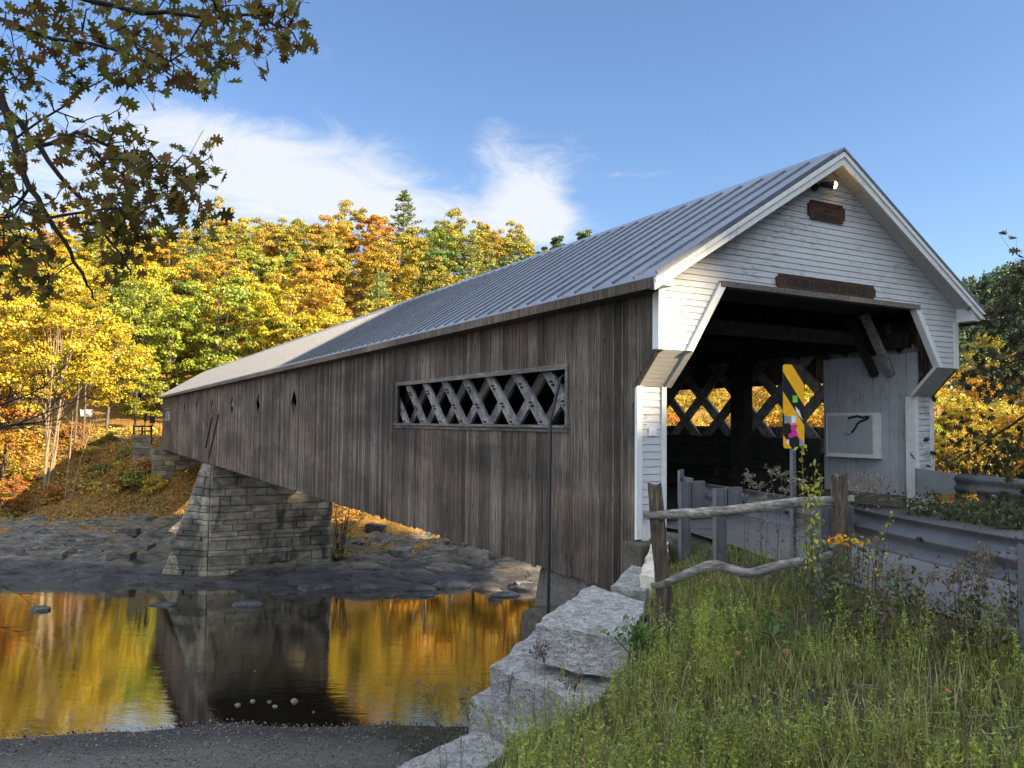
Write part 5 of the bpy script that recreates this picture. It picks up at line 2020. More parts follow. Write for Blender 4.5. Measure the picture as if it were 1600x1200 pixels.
# shrubs
shrub_protos = []
for k, (h, R, nc, nl, lf) in enumerate([(1.5, 1.1, 26, 1100, 0.17), (2.2, 1.3, 30, 1500, 0.17), (1.0, 1.2, 22, 800, 0.15)]):
    rt_ = root('shrub', (0, 0, 0), 'shrub', 'shrub')
    V, F, RN, cs = clump_crown(400+k, R, h, nc, nl, lf, (0.2, 0.4), 0.0)
    mb = MB()
    for c in cs[::2]:
        mb.tube([(0, 0, -0.3), (c[0]*0.5, c[1]*0.5, c[2]*0.6), tuple(c)], [0.03, 0.02, 0.006], 4)
    mb.build('stem', M['bark'], rt_)
    link_mesh('foliage', raw_mesh('foliage', V, F, M['leaf'], RN), rt_)
    shrub_protos.append(rt_)
SC = [(0.30, 0.24, 0.03), (0.22, 0.22, 0.035), (0.34, 0.16, 0.03), (0.17, 0.19, 0.04), (0.42, 0.30, 0.03), (0.28, 0.13, 0.025), (0.5, 0.34, 0.03)]
SN = ['ochre', 'olive', 'russet', 'dull green', 'yellow', 'brown', 'golden']
sr = random.Random(8)
k = 0
SHR = []
for _ in range(58):
    SHR.append((sr.uniform(-46, -22), sr.uniform(63.5, 75)))
for _ in range(26):
    SHR.append((sr.uniform(-14, 8), sr.uniform(60, 70)))
for l, d in SHR:
    z = gz(l, d)
    px, py, D = pix(W(l, d, z+0.5))
    if px < -40 or px > 940 or (215 < px < 345 and l < -15): continue
    j = sr.randrange(len(SC))
    if l > -15: j = sr.choice([2, 5, 2, 6, 4]); 
    if l > -15: place = 'on the sunlit ground under the bridge'
    else:
        hgt = 'low on' if z < -4.3 else ('half way up' if z < -2.2 else 'at the top of')
        sd = 'near the abutment' if px > 185 else ('below the bare saplings' if px > 85 else 'toward the left edge')
        place = hgt+' the far bank '+sd
    place_tree(sr.choice(shrub_protos), W(l, d, z-0.05), sr.uniform(0, 6.28), sr.uniform(0.4, 0.85) if l < -15 else sr.uniform(0.55, 1.1), SC[j], SN[j]+' shrub '+place, 'shrubs on the far bank', 'shrub')
for x, y, j, sc_, lab in [(5.5, 74.5, 2, 1.0, 'russet shrub in front of the low stone wall at the far bridge end'), (4.5, 75.2, 0, 0.85, 'ochre shrub left of the low stone wall at the far bridge end'), (6.1, 72.0, 4, 0.75, 'yellow shrub against the left corner of the far abutment'), (5.0, 73.4, 1, 0.9, 'olive shrub below the russet one at the far bridge end')]:
    l, d = LD(x, y)
    place_tree(shrub_protos[1], (x, y, gz(l, d)-0.05), 1.0+j, sc_, SC[j], lab, 'shrubs on the far bank', 'shrub')
# slim dark-stemmed shrub by the right foot of the pier
b = gat(532, 852, 47.6)
rt_ = root('shrub', b, 'slim dark-stemmed shrub at the right foot of the pier', 'shrub')
mb = MB()
P, N = [], []
for s in range(6):
    a = random.uniform(0, 6.28); q = b+Vector((math.cos(a)*0.5, math.sin(a)*0.5, random.uniform(2.2, 3.3)))
    mb.tube([b+Vector((math.cos(a)*.1, math.sin(a)*.1, -0.4)), b+(q-b)*0.5+Vector((random.uniform(-.1, .1), 0, 0)), q], [0.045, 0.03, 0.008], 5)
    for t in np.arange(0.25, 1.0, 0.1):
        p = b+(q-b)*t
        e = p+Vector((random.uniform(-.7, .7), random.uniform(-.7, .7), random.uniform(.1, .5)))
        mb.tube([p, e], [0.014, 0.004], 4)
        for _ in range(9):
            P.append(tuple(p+(e-p)*random.uniform(0.3, 1.1)+Vector((random.gauss(0, .08), random.gauss(0, .08), random.gauss(0, .08)))))
for _ in range(420):
    P.append((b.x+random.gauss(0, .4), b.y+random.gauss(0, .4), b.z+abs(random.gauss(0, .35))))
mb.build('stem', M['darkbark'], rt_)
P = np.array(P); V, F = leaf_quads(P-np.array(b), unit(len(P)), np.full(len(P), 0.12), 0.6)
o = link_mesh('foliage', raw_mesh('foliage', V, F, M['leaf'], np.repeat(rng.random(len(P)), 4)), rt_); o.color = (0.25, 0.2, 0.03, 1)


# leaf litter and undergrowth nobody could count
def litter(name, n, lr, dr, size, col, mat, test, up=0.05, kind='stuff'):
    l = rng.uniform(lr[0], lr[1], n); d = rng.uniform(dr[0], dr[1], n)
    k = test(l, d); l, d = l[k], d[k]
    z = ground_z(l, d)
    P = np.stack([d*SY+l*CY, d*CY-l*SY, z+rng.random(len(l))**2*up], 1)
    N = unit(len(P))*0.8+np.array([-SY*0.3, -CY*0.3, 0.8])
    V, F = leaf_quads(P, N, size*rng.uniform(0.6, 1.5, len(P)), 0.6)
    o = link_mesh(name, raw_mesh(name, V, F, M[mat], np.repeat(rng.random(len(P)), 4)))
    o.color = (*col, 1)
    return tag(o, kind=kind)


bank = lambda l, d: (d-shore_far(l)) > np.where(l < -20, 17.0, 13)+4*(fbm(l/4, d/3, seed=31)-0.5)*2
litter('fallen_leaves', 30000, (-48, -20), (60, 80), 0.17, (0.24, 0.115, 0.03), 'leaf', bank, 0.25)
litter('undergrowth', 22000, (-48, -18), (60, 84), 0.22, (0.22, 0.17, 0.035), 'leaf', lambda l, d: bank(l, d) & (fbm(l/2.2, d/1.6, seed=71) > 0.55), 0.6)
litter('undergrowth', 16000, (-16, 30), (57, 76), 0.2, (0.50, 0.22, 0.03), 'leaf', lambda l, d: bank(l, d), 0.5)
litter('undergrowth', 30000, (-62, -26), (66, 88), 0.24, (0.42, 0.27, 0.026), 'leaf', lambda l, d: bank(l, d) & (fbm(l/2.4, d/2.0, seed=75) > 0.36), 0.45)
# dry tufts of grass among the shelf rocks
litter('dry_grass', 26000, (-44, 14), (50, 66), 0.16, (0.26, 0.19, 0.065), 'leaf', lambda l, d: ((d-shore_far(l)) > 4.5) & (fbm(l/3.0, d/1.6, seed=41) > 0.55), 0.30)

# ------------------------------------------------------------------ foreground oak, upper left
OAK_OUT = [(0, -0.5), (0.03, -0.36), (0.16, -0.34), (0.10, -0.24), (0.13, -0.20), (0.33, -0.22), (0.36, -0.12), (0.20, -0.05), (0.19, 0.0), (0.40, 0.06), (0.44, 0.17), (0.24, 0.16), (0.18, 0.22), (0.26, 0.34), (0.22, 0.40), (0.09, 0.34), (0.0, 0.5)]


def oak_leaves(centres, sizes, r, droop=0.55):
    """lobed leaves folded a little along the midrib"""
    out = np.array(OAK_OUT)
    n = len(out)
    V, F, R = [], [], []
    for c, s in zip(centres, sizes):
        ax = np.array([r.gauss(0, 1), r.gauss(0, 1), r.gauss(-droop, 0.6)]); ax /= np.linalg.norm(ax)
        nn = np.array([r.gauss(0, 1), r.gauss(0, 1), r.gauss(0.3, 0.8)]); nn -= ax*nn.dot(ax); nn /= np.linalg.norm(nn)
        bb = np.cross(ax, nn)
        fold = r.uniform(0.05, 0.45)
        curl = r.uniform(-0.35, 0.35)
        q = r.random()
        base = len(V)
        for sgn in (1, -1):
            for x, y in out:
                p = c+s*(ax*(y+0.5)+bb*sgn*x+nn*(abs(x)*fold+curl*(y+0.5)**2*0.5))
                V.append(p); R.append(q)
        F.append([base+i for i in range(n)])
        F.append([base+n+i for i in reversed(range(n))])
    return np.array(V), F, R


class Kids:
    pass


def leafy_tree(name, label, trunk, limbs, clusters, leafsize, seed, color, mat='oakleaf', bark='darkbark', per=7, spread=0.9):
    """tree whose boughs reach into view: limbs are (points, radius) lists, clusters (px, py, D, spread m, n)"""
    r = random.Random(seed)
    rt_ = root(name, trunk[0][0], label, 'tree')
    mb = MB()
    mb.tube([Vector(p) for p, q in trunk], [q for p, q in trunk], 12, None, 0, 0.06)
    mb.build('trunk', M[bark], rt_, True)
    mb = MB()
    nodes = []
    for pts, r0, r1 in limbs:
        pts = [Vector(p) for p in pts]
        # refine with slight wander
        fine = []
        for a, b in zip(pts, pts[1:]):
            for t in (0, 0.34, 0.67):
                j_ = (0.012+0.035*max(0, (b-a).length-0.6)) if t else 0.006
                fine.append(a+(b-a)*t+Vector((r.gauss(0, j_), r.gauss(0, j_), r.gauss(0, j_))))
        fine.append(pts[-1])
        n = len(fine)
        mb.tube(fine, [r0+(r1-r0)*i/(n-1) for i in range(n)], 7)
        nodes += fine
    C_, S_ = [], []
    for px, py, D, sp, n in clusters:
        c = at(px, py, D)
        near = min(nodes, key=lambda q: (q-c).length)
        mid = near+(c-near)*0.5+Vector((r.gauss(0, .04), r.gauss(0, .04), 0.05))
        mb.tube([near, mid, c], [0.009, 0.006, 0.003], 4)
        nodes.append(mid); nodes.append(c)
        for _ in range(n):
            o = Vector((r.gauss(0, sp), r.gauss(0, sp), r.gauss(0, sp)))
            e = c+o
            mb.tube([c+o*0.25, e], [0.0025, 0.0016], 3)
            C_.append(np.array(e)); S_.append(leafsize*r.uniform(0.65, 1.25))
    mb.build('branches', M[bark], rt_, True)
    V, F, R = oak_leaves(C_, S_, r)
    V = V-np.array(WLOC[rt_.name])
    # colour runs in sprays: neighbours are alike
    me = raw_mesh('leaves', V, F, M[mat], R)
    o = link_mesh('leaves', me, rt_); o.color = (*color, 1)
    return rt_


CROP = 600/1600
oc = [(40, 60), (120, 130), (60, 210), (220, 60), (300, 40), (240, 110), (300, 150), (220, 200), (340, 240), (440, 80), (420, 180), (520, 110), (540, 60), (640, 60), (660, 110), (740, 40), (640, 180), (700, 220), (600, 250), (560, 180), (480, 240), (460, 310), (290, 320), (320, 350), (60, 290), (110, 330), (180, 410), (70, 370), (80, 440), (720, 310), (780, 340), (840, 350), (660, 280), (600, 290), (560, 330), (795, 170), (830, 60), (900, 40), (930, 80), (870, 110), (910, 150), (990, 80), (960, 140), (1000, 20), (1060, 60), (1090, 30), (1130, 90), (1140, 150), (1190, 180), (1250, 200), (1180, 60), (1200, 20), (1250, 20), (1040, 190), (1040, 230), (880, 210), (930, 250), (930, 285), (150, 20), (20, 130), (10, 280), (180, 130), (380, 30), (500, 20), (360, 120), (600, 20), (690, 160), (1150, 20),
      (460, 560), (440, 600), (300, 560), (260, 590), (320, 610), (500, 530), (560, 610), (610, 630), (420, 660), (480, 680), (540, 700), (600, 720), (660, 720), (720, 690), (770, 680), (840, 660), (870, 690), (820, 750), (800, 800), (740, 770), (680, 760), (640, 800), (700, 830), (760, 850), (600, 820), (560, 780), (500, 760), (440, 740), (400, 720), (460, 820), (520, 860), (600, 880), (660, 880), (560, 940), (600, 960), (580, 1020), (500, 950), (440, 900), (380, 960), (430, 1000), (520, 1060), (510, 1120), (480, 1150), (380, 880), (340, 820), (820, 860), (780, 880), (630, 930), (540, 890), (480, 900), (700, 780), (640, 660), (520, 640), (380, 620),
      (40, 820), (90, 850), (60, 900), (130, 960), (60, 980), (100, 1020), (30, 1040), (80, 1080), (150, 1100), (200, 1130), (60, 1160), (120, 1180), (180, 870), (230, 830), (30, 690), (60, 640), (110, 610), (160, 590), (20, 590), (10, 740), (20, 930), (160, 1030), (10, 1120), (200, 1180)]
orr = random.Random(3)
clusters = []
for x, y in oc:
    px, py = x*CROP, y*CROP
    n = orr.choice([6, 7, 8, 9])
    clusters.append((px, py, 7.0+orr.uniform(-0.7, 0.7), 0.10, n))
# boughs above and left of the picture so that the tree goes on outside it
for _ in range(60):
    clusters.append((orr.uniform(-420, -20), orr.uniform(-420, 430), 7+orr.uniform(-1.6, 1.6), 0.14, 8))
for _ in range(50):
    clusters.append((orr.uniform(-200, 420), orr.uniform(-420, -30), 7+orr.uniform(-1.6, 1.6), 0.14, 8))


def PL(pts, D): return [at(x, y, D if not isinstance(D, tuple) else D[0]+(D[1]-D[0])*i/(len(pts)-1)) for i, (x, y) in enumerate(pts)]


tb_ = Vector(W(-7.2, 5.4, gz(-7.2, 5.4)-0.2))
fork = tb_+Vector((0.3, 0.3, 5.2))
limbs = [([fork]+PL([(-300, -60), (-120, 40), (0, 150), (25, 235), (45, 290), (75, 340), (110, 395), (135, 445), (150, 470)], (6.6, 7.0)), 0.05, 0.006),
         ([fork]+PL([(-250, 40), (-60, 130), (15, 175), (60, 230), (105, 290), (150, 345), (190, 400), (205, 430)], (6.8, 7.3)), 0.04, 0.006),
         ([fork]+PL([(-300, -200), (-100, -80), (60, -20), (180, 10), (300, 25), (390, 22), (450, 45), (470, 72)], (6.5, 7.1)), 0.036, 0.005),
         ([fork]+PL([(-200, -20), (-30, 20), (80, 60), (170, 75), (235, 100), (290, 125), (322, 138)], (6.8, 7.4)), 0.026, 0.004),
         (PL([(60, 230), (120, 205), (170, 230), (230, 262), (290, 262), (330, 245)], 7.2), 0.02, 0.004),
         (PL([(45, 290), (15, 330), (5, 380), (30, 410)], 7.0), 0.015, 0.004),
         (PL([(75, 340), (140, 330), (210, 325), (250, 370)], 7.1), 0.015, 0.004),
         (PL([(20, 220), (85, 175), (140, 135), (190, 115), (230, 95)], 7.6), 0.012, 0.003),
         (PL([(85, 175), (130, 190), (185, 170), (205, 145)], 7.6), 0.008, 0.002)]
trunk = [(tb_+Vector((0, 0, -1)), 0.42), (tb_, 0.36), (tb_+Vector((0.05, 0.1, 2)), 0.29), (fork, 0.24), (fork+Vector((0.2, 0, 3)), 0.14), (fork+Vector((0.1, 0.3, 5.5)), 0.04)]
leafy_tree('oak_tree', 'dark oak whose lobed green and bronze leaves hang against the clouds', trunk, limbs, clusters, 0.138, 12, (0.16, 0.12, 0.026))

# the tree with small dark leaves at the right edge
rc_ = [(1350, 10), (1400, 60), (1330, 170), (1400, 230), (1500, 200), (1550, 120), (1380, 350), (1500, 330), (1560, 400), (1250, 440), (1380, 520), (1330, 600), (1450, 560), (1560, 600), (1290, 760), (1400, 790), (1150, 790), (1110, 950), (1250, 930), (1350, 1000), (1480, 840), (1500, 960), (1240, 1100), (1450, 1080), (1580, 1080), (1580, 20), (1590, 300), (1590, 500), (1580, 740), (1590, 900), (1440, 470), (1520, 480), (1480, 700)]
clusters = [(1360+x*.15, 440+y*.15, 12.5+orr.uniform(-0.8, 0.8), 0.12, orr.choice([6, 8, 9])) for x, y in rc_]
for _ in range(45):
    clusters.append((orr.uniform(1560, 1800), orr.uniform(400, 790), 12.5+orr.uniform(-1.5, 1.5), 0.2, 11))
for _ in range(20):
    clusters.append((orr.uniform(1470, 1600), orr.uniform(655, 745), 15.0+orr.uniform(-1, 1), 0.22, 13))
tb2 = Vector(W(11.6, 13.0, -0.2))
f2 = tb2+Vector((0, 0, 2.2))
limbs = [([f2]+PL([(1700, 560), (1600, 560), (1545, 580), (1520, 590)], 12.5), 0.04, 0.005),
         ([f2]+PL([(1700, 470), (1610, 480), (1560, 510)], 12.5), 0.04, 0.005),
         ([f2]+PL([(1690, 430), (1620, 430), (1575, 445)], 12.6), 0.04, 0.005),
         ([f2+Vector((0, 0, -0.8))]+PL([(1700, 660), (1600, 650), (1540, 690), (1500, 720)], (12.5, 14)), 0.04, 0.005)]
leafy_tree('maple_tree', 'dark leafy tree beyond the far guardrail, standing before the golden trees', [(tb2+Vector((0, 0, -1)), 0.2), (tb2, 0.17), (f2, 0.12), (f2+Vector((0.2, 0, 2.0)), 0.05)], limbs, clusters, 0.15, 31, (0.05, 0.052, 0.022))

# bare twigs reaching in from the left, low over the river bank
rt_ = root('bare_tree', W(-9.6, 10.2, gz(-9.6, 10.2)), 'leafless tree whose thin dark twigs cross the golden bank trees', 'tree')
mb = MB()
b0 = Vector(W(-9.6, 10.2, gz(-9.6, 10.2)))
mb.tube([b0+Vector((0, 0, -.5)), b0+Vector((0, 0, 2)), b0+Vector((0.2, 0.1, 5)), b0+Vector((0.4, 0, 8))], [0.16, 0.13, 0.09, 0.02], 8)
mb.build('trunk', M['darkbark'], rt_, True)
mb = MB()
tw = random.Random(17)


def twig(p, d, L, r, depth):
    pts = [p]
    q = Vector(p); dd = Vector(d)
    n = 7
    for i in range(n):
        dd = (dd+Vector((tw.gauss(0, .10), tw.gauss(0, .10), tw.gauss(0.015, .09)))).normalized()
        q = q+dd*L/n
        pts.append(Vector(q))
    mb.tube(pts, [r*(1-0.8*i/n) for i in range(n+1)], 5)
    if depth > 0:
        for i in range(1, n):
            for _ in range(tw.choice([1, 1, 2])):
                a = (dd+Vector((tw.gauss(0, .5), tw.gauss(0, .5), tw.gauss(0.1, .5)))).normalized()
                twig(pts[i], a, L*tw.uniform(0.25, 0.5), r*0.42, depth-1)


for (x0, y0, x1, y1) in ((-60, 655, 140, 605), (-60, 690, 165, 640), (-50, 670, 110, 655), (-60, 640, 60, 600), (-80, 900, 45, 935), (-80, 960, 40, 985), (-80, 880, 30, 905)):
    a, b = at(x0, y0, 11), at(x1, y1, 11.3)
    st = b0+Vector((0.1, 0, max(0.5, a.z-b0.z-0.3)))
    mb.tube([st, st+(a-st)*0.3+Vector((0.1, -0.05, 0.22)), st+(a-st)*0.65+Vector((-0.05, 0.1, 0.12)), a], [0.045, 0.037, 0.030, 0.022], 6)
    twig(a, (b-a).normalized(), (b-a).length, 0.020 if y0 < 800 else 0.012, 2 if y0 < 800 else 1)
mb.build('branches', M['darkbark'], rt_, True)

# ------------------------------------------------------------------ weeds and plants near the fence
def gpt(px, py, D):
    b = at(px, py, D); l, d = LD(b.x, b.y)
    return Vector((b.x, b.y, gz(l, d)))


def plant(name, base, tips, leaf, nleaf, color, label, cat='plant', group=None, r0=0.006, start=0.2, asp=0.55, mat='weedleaf', stem='bark', plume=0, plume_col=None, jit=0.03):
    rt_ = root(name, base, label, cat, group)
    mb = MB(); P, S = [], []; PP = []
    for tip in tips:
        t = Vector(tip)
        m = base+(t-base)*0.5+Vector((random.uniform(-.03, .03), random.uniform(-.03, .03), 0.02))
        mb.tube([base+Vector((random.uniform(-.03, .03), random.uniform(-.03, .03), -0.05)), m, t], [r0, r0*0.75, r0*0.35], 5)
        for i in range(nleaf):
            k = random.uniform(start, 1.0)
            q = (base+(m-base)*k*2) if k < 0.5 else (m+(t-m)*(k-0.5)*2)
            P.append(tuple(q+Vector((random.gauss(0, jit), random.gauss(0, jit), random.gauss(0, jit*0.6))))); S.append(leaf*random.uniform(0.6, 1.3))
        if plume:
            one = []
            for _ in range(5):
                a = random.uniform(0, 6.28)
                e = t+Vector((math.cos(a)*0.07, math.sin(a)*0.07, random.uniform(-0.03, 0.08)))
                mb.tube([t-Vector((0, 0, 0.05)), t+(e-t)*0.6+Vector((0, 0, 0.03)), e], [0.002, 0.0018, 0.001], 3)
                for i in range(plume):
                    k = random.uniform(0.05, 1)
                    one.append(tuple(t+(e-t)*k+Vector((random.gauss(0, .010), random.gauss(0, .010), random.gauss(0, .010)))))
            PP.append(one)
    so_ = mb.build('stem', M[stem], rt_)
    so_.color = (*color, 1)
    P = np.array(P)-np.array(base)
    V, F = leaf_quads(P, unit(len(P))+np.array([0, 0, 0.4]), np.array(S), asp)
    o = link_mesh('foliage', raw_mesh('foliage', V, F, M[mat], np.repeat(rng.random(len(P)), 4)), rt_); o.color = (*color, 1)
    for one in PP:
        P = np.array(one)-np.array(base)
        V, F = leaf_quads(P, unit(len(P)), np.full(len(P), 0.016), 0.7)
        o = link_mesh('seed_head', raw_mesh('seed_head', V, F, M[mat], np.repeat(rng.random(len(P)), 4)), rt_); o.color = (*(plume_col or color), 1)
    return rt_


b = gpt(1262, 865, 6.55)
plant('sapling_tree', b, [at(1252, 692, 6.5), at(1275, 720, 6.55), at(1282, 742, 6.6), at(1262, 760, 6.5)], 0.052, 46, (0.33, 0.34, 0.035), 'slim sapling with yellow-green leaves in front of the striped sign', 'sapling', start=0.3, jit=0.022, asp=0.6)
GR = 'dry plumed weeds by the guardrail'
for i, (bx_, tips, lab) in enumerate([((1215, 850), [(1205, 738), (1222, 742)], 'dry plumed weed left of the marker post'),
                                  ((1190, 860), [(1187, 760), (1192, 775), (1200, 785)], 'dry plumed weed at the guardrail above the top fence rail, leftmost'),
                                  ((1243, 850), [(1238, 752), (1250, 757), (1228, 768)], 'dry plumed weed right behind the marker post'),
                                  ((1343, 850), [(1332, 752), (1345, 746), (1338, 770)], 'tall dry weed just right of the upright fence post'),
                                  ((1370, 860), [(1362, 752), (1376, 748), (1385, 760), (1370, 768), (1355, 765)], 'bushy dry weed before the wall cabinet panel'),
                                  ((1165, 860), [(1170, 742), (1172, 750)], 'single dry plumed stalk before the dark portal opening')]):
    D = 7.6 if i != 5 else 8.0
    plant('dry_weed', gpt(bx_[0], bx_[1], D), [at(x, y, D) for x, y in tips], 0.035, 22, (0.15, 0.125, 0.075), lab, 'weed', GR, 0.004, plume=16, plume_col=(0.27, 0.22, 0.15))
b = gpt(1305, 905, 6.1)
plant('flowering_shrub', b, [at(x, y, 6.05) for x, y in ((1270, 842), (1290, 848), (1312, 842), (1330, 846), (1345, 852), (1255, 830), (1240, 850), (1300, 870), (1330, 875), (1280, 870), (1320, 890))], 0.05, 30, (0.09, 0.12, 0.03), 'leafy shrub with a row of yellow-orange leaves below the upright fence post', 'shrub', start=0.15, jit=0.05, plume=0)
# its own yellow-orange upper leaves
P = np.array([tuple(at(x+random.gauss(0, 3), y+random.gauss(0, 3), 6.0+random.gauss(0, .03))) for x, y in [(1292, 843), (1300, 846), (1308, 843), (1316, 841), (1324, 843), (1332, 845), (1340, 847), (1348, 848), (1322, 848), (1312, 848)] for _ in range(5)])
V, F = leaf_quads(P-np.array(b), unit(len(P))+np.array([0, 0, 0.5]), np.full(len(P), 0.045), 0.6)
o = link_mesh('bright_leaves', raw_mesh('bright_leaves', V, F, M['weedleaf'], np.repeat(rng.random(len(P)), 4)), [q for q in bpy.data.objects if q.name.startswith('flowering_shrub')][0]); o.color = (0.62, 0.33, 0.02, 1)
b = gpt(1350, 850, 6.6)
plant('vine_sprig', b, [at(1392, 800, 6.2), at(1378, 825, 6.3), at(1360, 835, 6.3)], 0.05, 14, (0.30, 0.30, 0.03), 'yellow-green sprig leaning right over the guardrail', 'plant', start=0.4, jit=0.02)
b = gpt(1413, 930, 5.7)
plant('leafy_weed', b, [at(1410, 880, 5.65), at(1420, 890, 5.7), at(1400, 905, 5.7)], 0.05, 26, (0.075, 0.11, 0.03), 'bushy green weed standing on the road edge under the guardrail', 'weed', start=0.3, jit=0.035)
for i, (bx_, tips, lab) in enumerate([((1500, 960), [(1495, 860), (1520, 880), (1530, 850), (1485, 900)], 'reddish-brown dry weed before the lower guardrail post'),
                                  ((1450, 960), [(1440, 900), (1465, 880), (1480, 910), (1430, 925)], 'reddish-brown dry weed on the road edge, left of the taller one'),
                                  ((1585, 960), [(1570, 830), (1590, 850), (1598, 870), (1575, 890), (1600, 820)], 'dark dry weed tangled round the guardrail post at the right edge'),
                                  ((1390, 950), [(1360, 880), (1378, 868), (1350, 905)], 'thin dry weed with drooping leaves right of the flowering shrub'),
                                  ((1530, 800), [(1510, 765), (1535, 760), (1550, 770), (1490, 775)], 'brown weeds beyond the near guardrail by the road')]):
    D = 5.4 if i < 4 else 8.5
    plant('dry_weed', gpt(bx_[0], bx_[1], D), [at(x, y, D) for x, y in tips], 0.042, 18, (0.11, 0.06, 0.045), lab, 'weed', 'reddish dry weeds at the road edge', 0.003, jit=0.03)
for i, (px, py, D, n, s, lab) in enumerate([(1135, 940, 6.4, 12, 0.11, 'broad-leaved bright green plant in the grass below the fence'), (1010, 985, 6.6, 12, 0.09, 'leafy green plant at the foot of the leaning fence post'), (990, 955, 6.9, 10, 0.08, 'leafy plant creeping over the granite block beside the post'), (1210, 955, 6.0, 10, 0.09, 'broad-leaved weed in the grass under the wavy lower rail')]):
    b = gpt(px, py+12, D)
    plant('leafy_weed', b, [b+Vector((random.gauss(0, .14), random.gauss(0, .14), random.uniform(0.10, 0.26))) for _ in range(n)], s, 6, (0.085, 0.15, 0.03), lab, 'weed', start=0.4, asp=0.4, jit=0.03, stem='weedleaf')
for i, (bx_, by_, tips, lab) in enumerate([(690, 1195, [(672, 1085), (684, 1120)], 'thin dry stalk with a seed head before the gravel, leftmost'), (720, 1195, [(722, 1095), (733, 1112)], 'thin dry stalk crossing the granite block edge and gravel'), (797, 1130, [(796, 1070)], 'short dry seed stalk against the biggest granite block'),
                                       (855, 1110, [(851, 1020), (838, 1015)], 'dry seed stalk in front of the slanting granite top'), (890, 1105, [(886, 1062), (898, 1066)], 'pair of fat dry seed heads before the slanting granite top')]):
    D = 4.1
    plant('dry_stalk', gpt(bx_, by_, D), [at(x, y, D) for x, y in tips], 0.012, 5, (0.10, 0.08, 0.06), lab, 'weed', 'dry seed stalks by the granite blocks', 0.0022, plume=(7 if i in (3, 4) else 4), plume_col=(0.10, 0.07, 0.065))


wr_ = random.Random(44)
WD = [(1300, 'left of the flowering shrub'), (1330, 'in front of the upright fence post'), (1365, 'just right of the flowering shrub'), (1405, 'before the middle of the near rail'), (1440, 'under the near rail, left of the red weeds'), (1475, 'among the reddish weeds by the rail'), (1510, 'behind the reddish weeds by the rail'), (1545, 'left of the last rail post'), (1575, 'wound round the last rail post'), (1598, 'farthest right along the near guardrail')]
for i, (px, w_) in enumerate(WD):
    D = float(np.interp(px, [1290, 1600], [6.25, 5.0]))
    by_ = float(np.interp(px, [1290, 1600], [915, 985]))
    b = gpt(px, by_, D)
    tips = [b+Vector((wr_.gauss(0, .13), wr_.gauss(0, .13), wr_.uniform(0.28, 0.72))) for _ in range(wr_.choice([5, 6, 7]))]
    leafy = i % 2 == 0
    plant('tall_weed', b, tips, 0.05 if leafy else 0.032, 26 if leafy else 20, (0.07, 0.085, 0.028) if leafy else (0.10, 0.07, 0.045), ('dark leafy tall weed ' if leafy else 'brown dry tall weed ')+w_, 'weed', 'tall weeds along the near guardrail', 0.003, 0.15, jit=0.035, plume=0 if leafy else 9, plume_col=(0.16, 0.12, 0.09))


# plants under and behind the right guardrail
for i, (px, py, D, h, lab) in enumerate([(1445, 790, 13.2, 0.5, 'green leafy weeds at the foot of the right portal post'), (1490, 790, 12.6, 0.45, 'low green weeds under the right guardrail end'), (1540, 795, 12.0, 0.5, 'tangled weeds under the right guardrail'), (1590, 800, 11.5, 0.5, 'weeds under the right guardrail at the right edge'), (1500, 740, 15.2, 1.6, 'dark green bush behind the right guardrail end'), (1560, 745, 15.8, 1.4, 'dark green bush behind the right guardrail near the right edge')]):
    b = at(px, py, D); b.z = min(0.1, gz(*LD(b.x, b.y))) if D > 14 else 0.08
    plant('leafy_weed', b, [b+Vector((random.gauss(0, .35), random.gauss(0, .35), h*random.uniform(0.5, 1.1))) for _ in range(16)], 0.075, 26, (0.06, 0.085, 0.022), lab, 'weed', 'weeds by the right guardrail', start=0.1, jit=0.07)


# ------------------------------------------------------------------ grass
def grass_points(n, power=1.0):
    d = 1.3+(10.3-1.6)*rng.random(n)**1.25
    l = rng.uniform(-2.4, 6.5, n)
    X = d*SY+l*CY; Y = d*CY-l*SY
    off = edge_off(l, d)
    k = (off > 0.03+0.22*rng.random(n)**2) & (X < rail_x(Y)+0.12) & (X < 7.3) & (np.abs(l/d) < 1.25)
    # thinner, with bare patches, towards the fence and the blocks
    k &= rng.random(n) < np.clip(0.5+3.4*(fbm(l*1.2, d*1.2, seed=58)-0.40)+0.25*(d < 5.3), 0.12, 1)
    k &= (l > -0.06+0.08*rng.random(n)) | (d < 2.6)
    k &= (rng.random(n) < 0.35) | ~((l < 0.7) & (d > 4.2))
    return l[k], d[k]


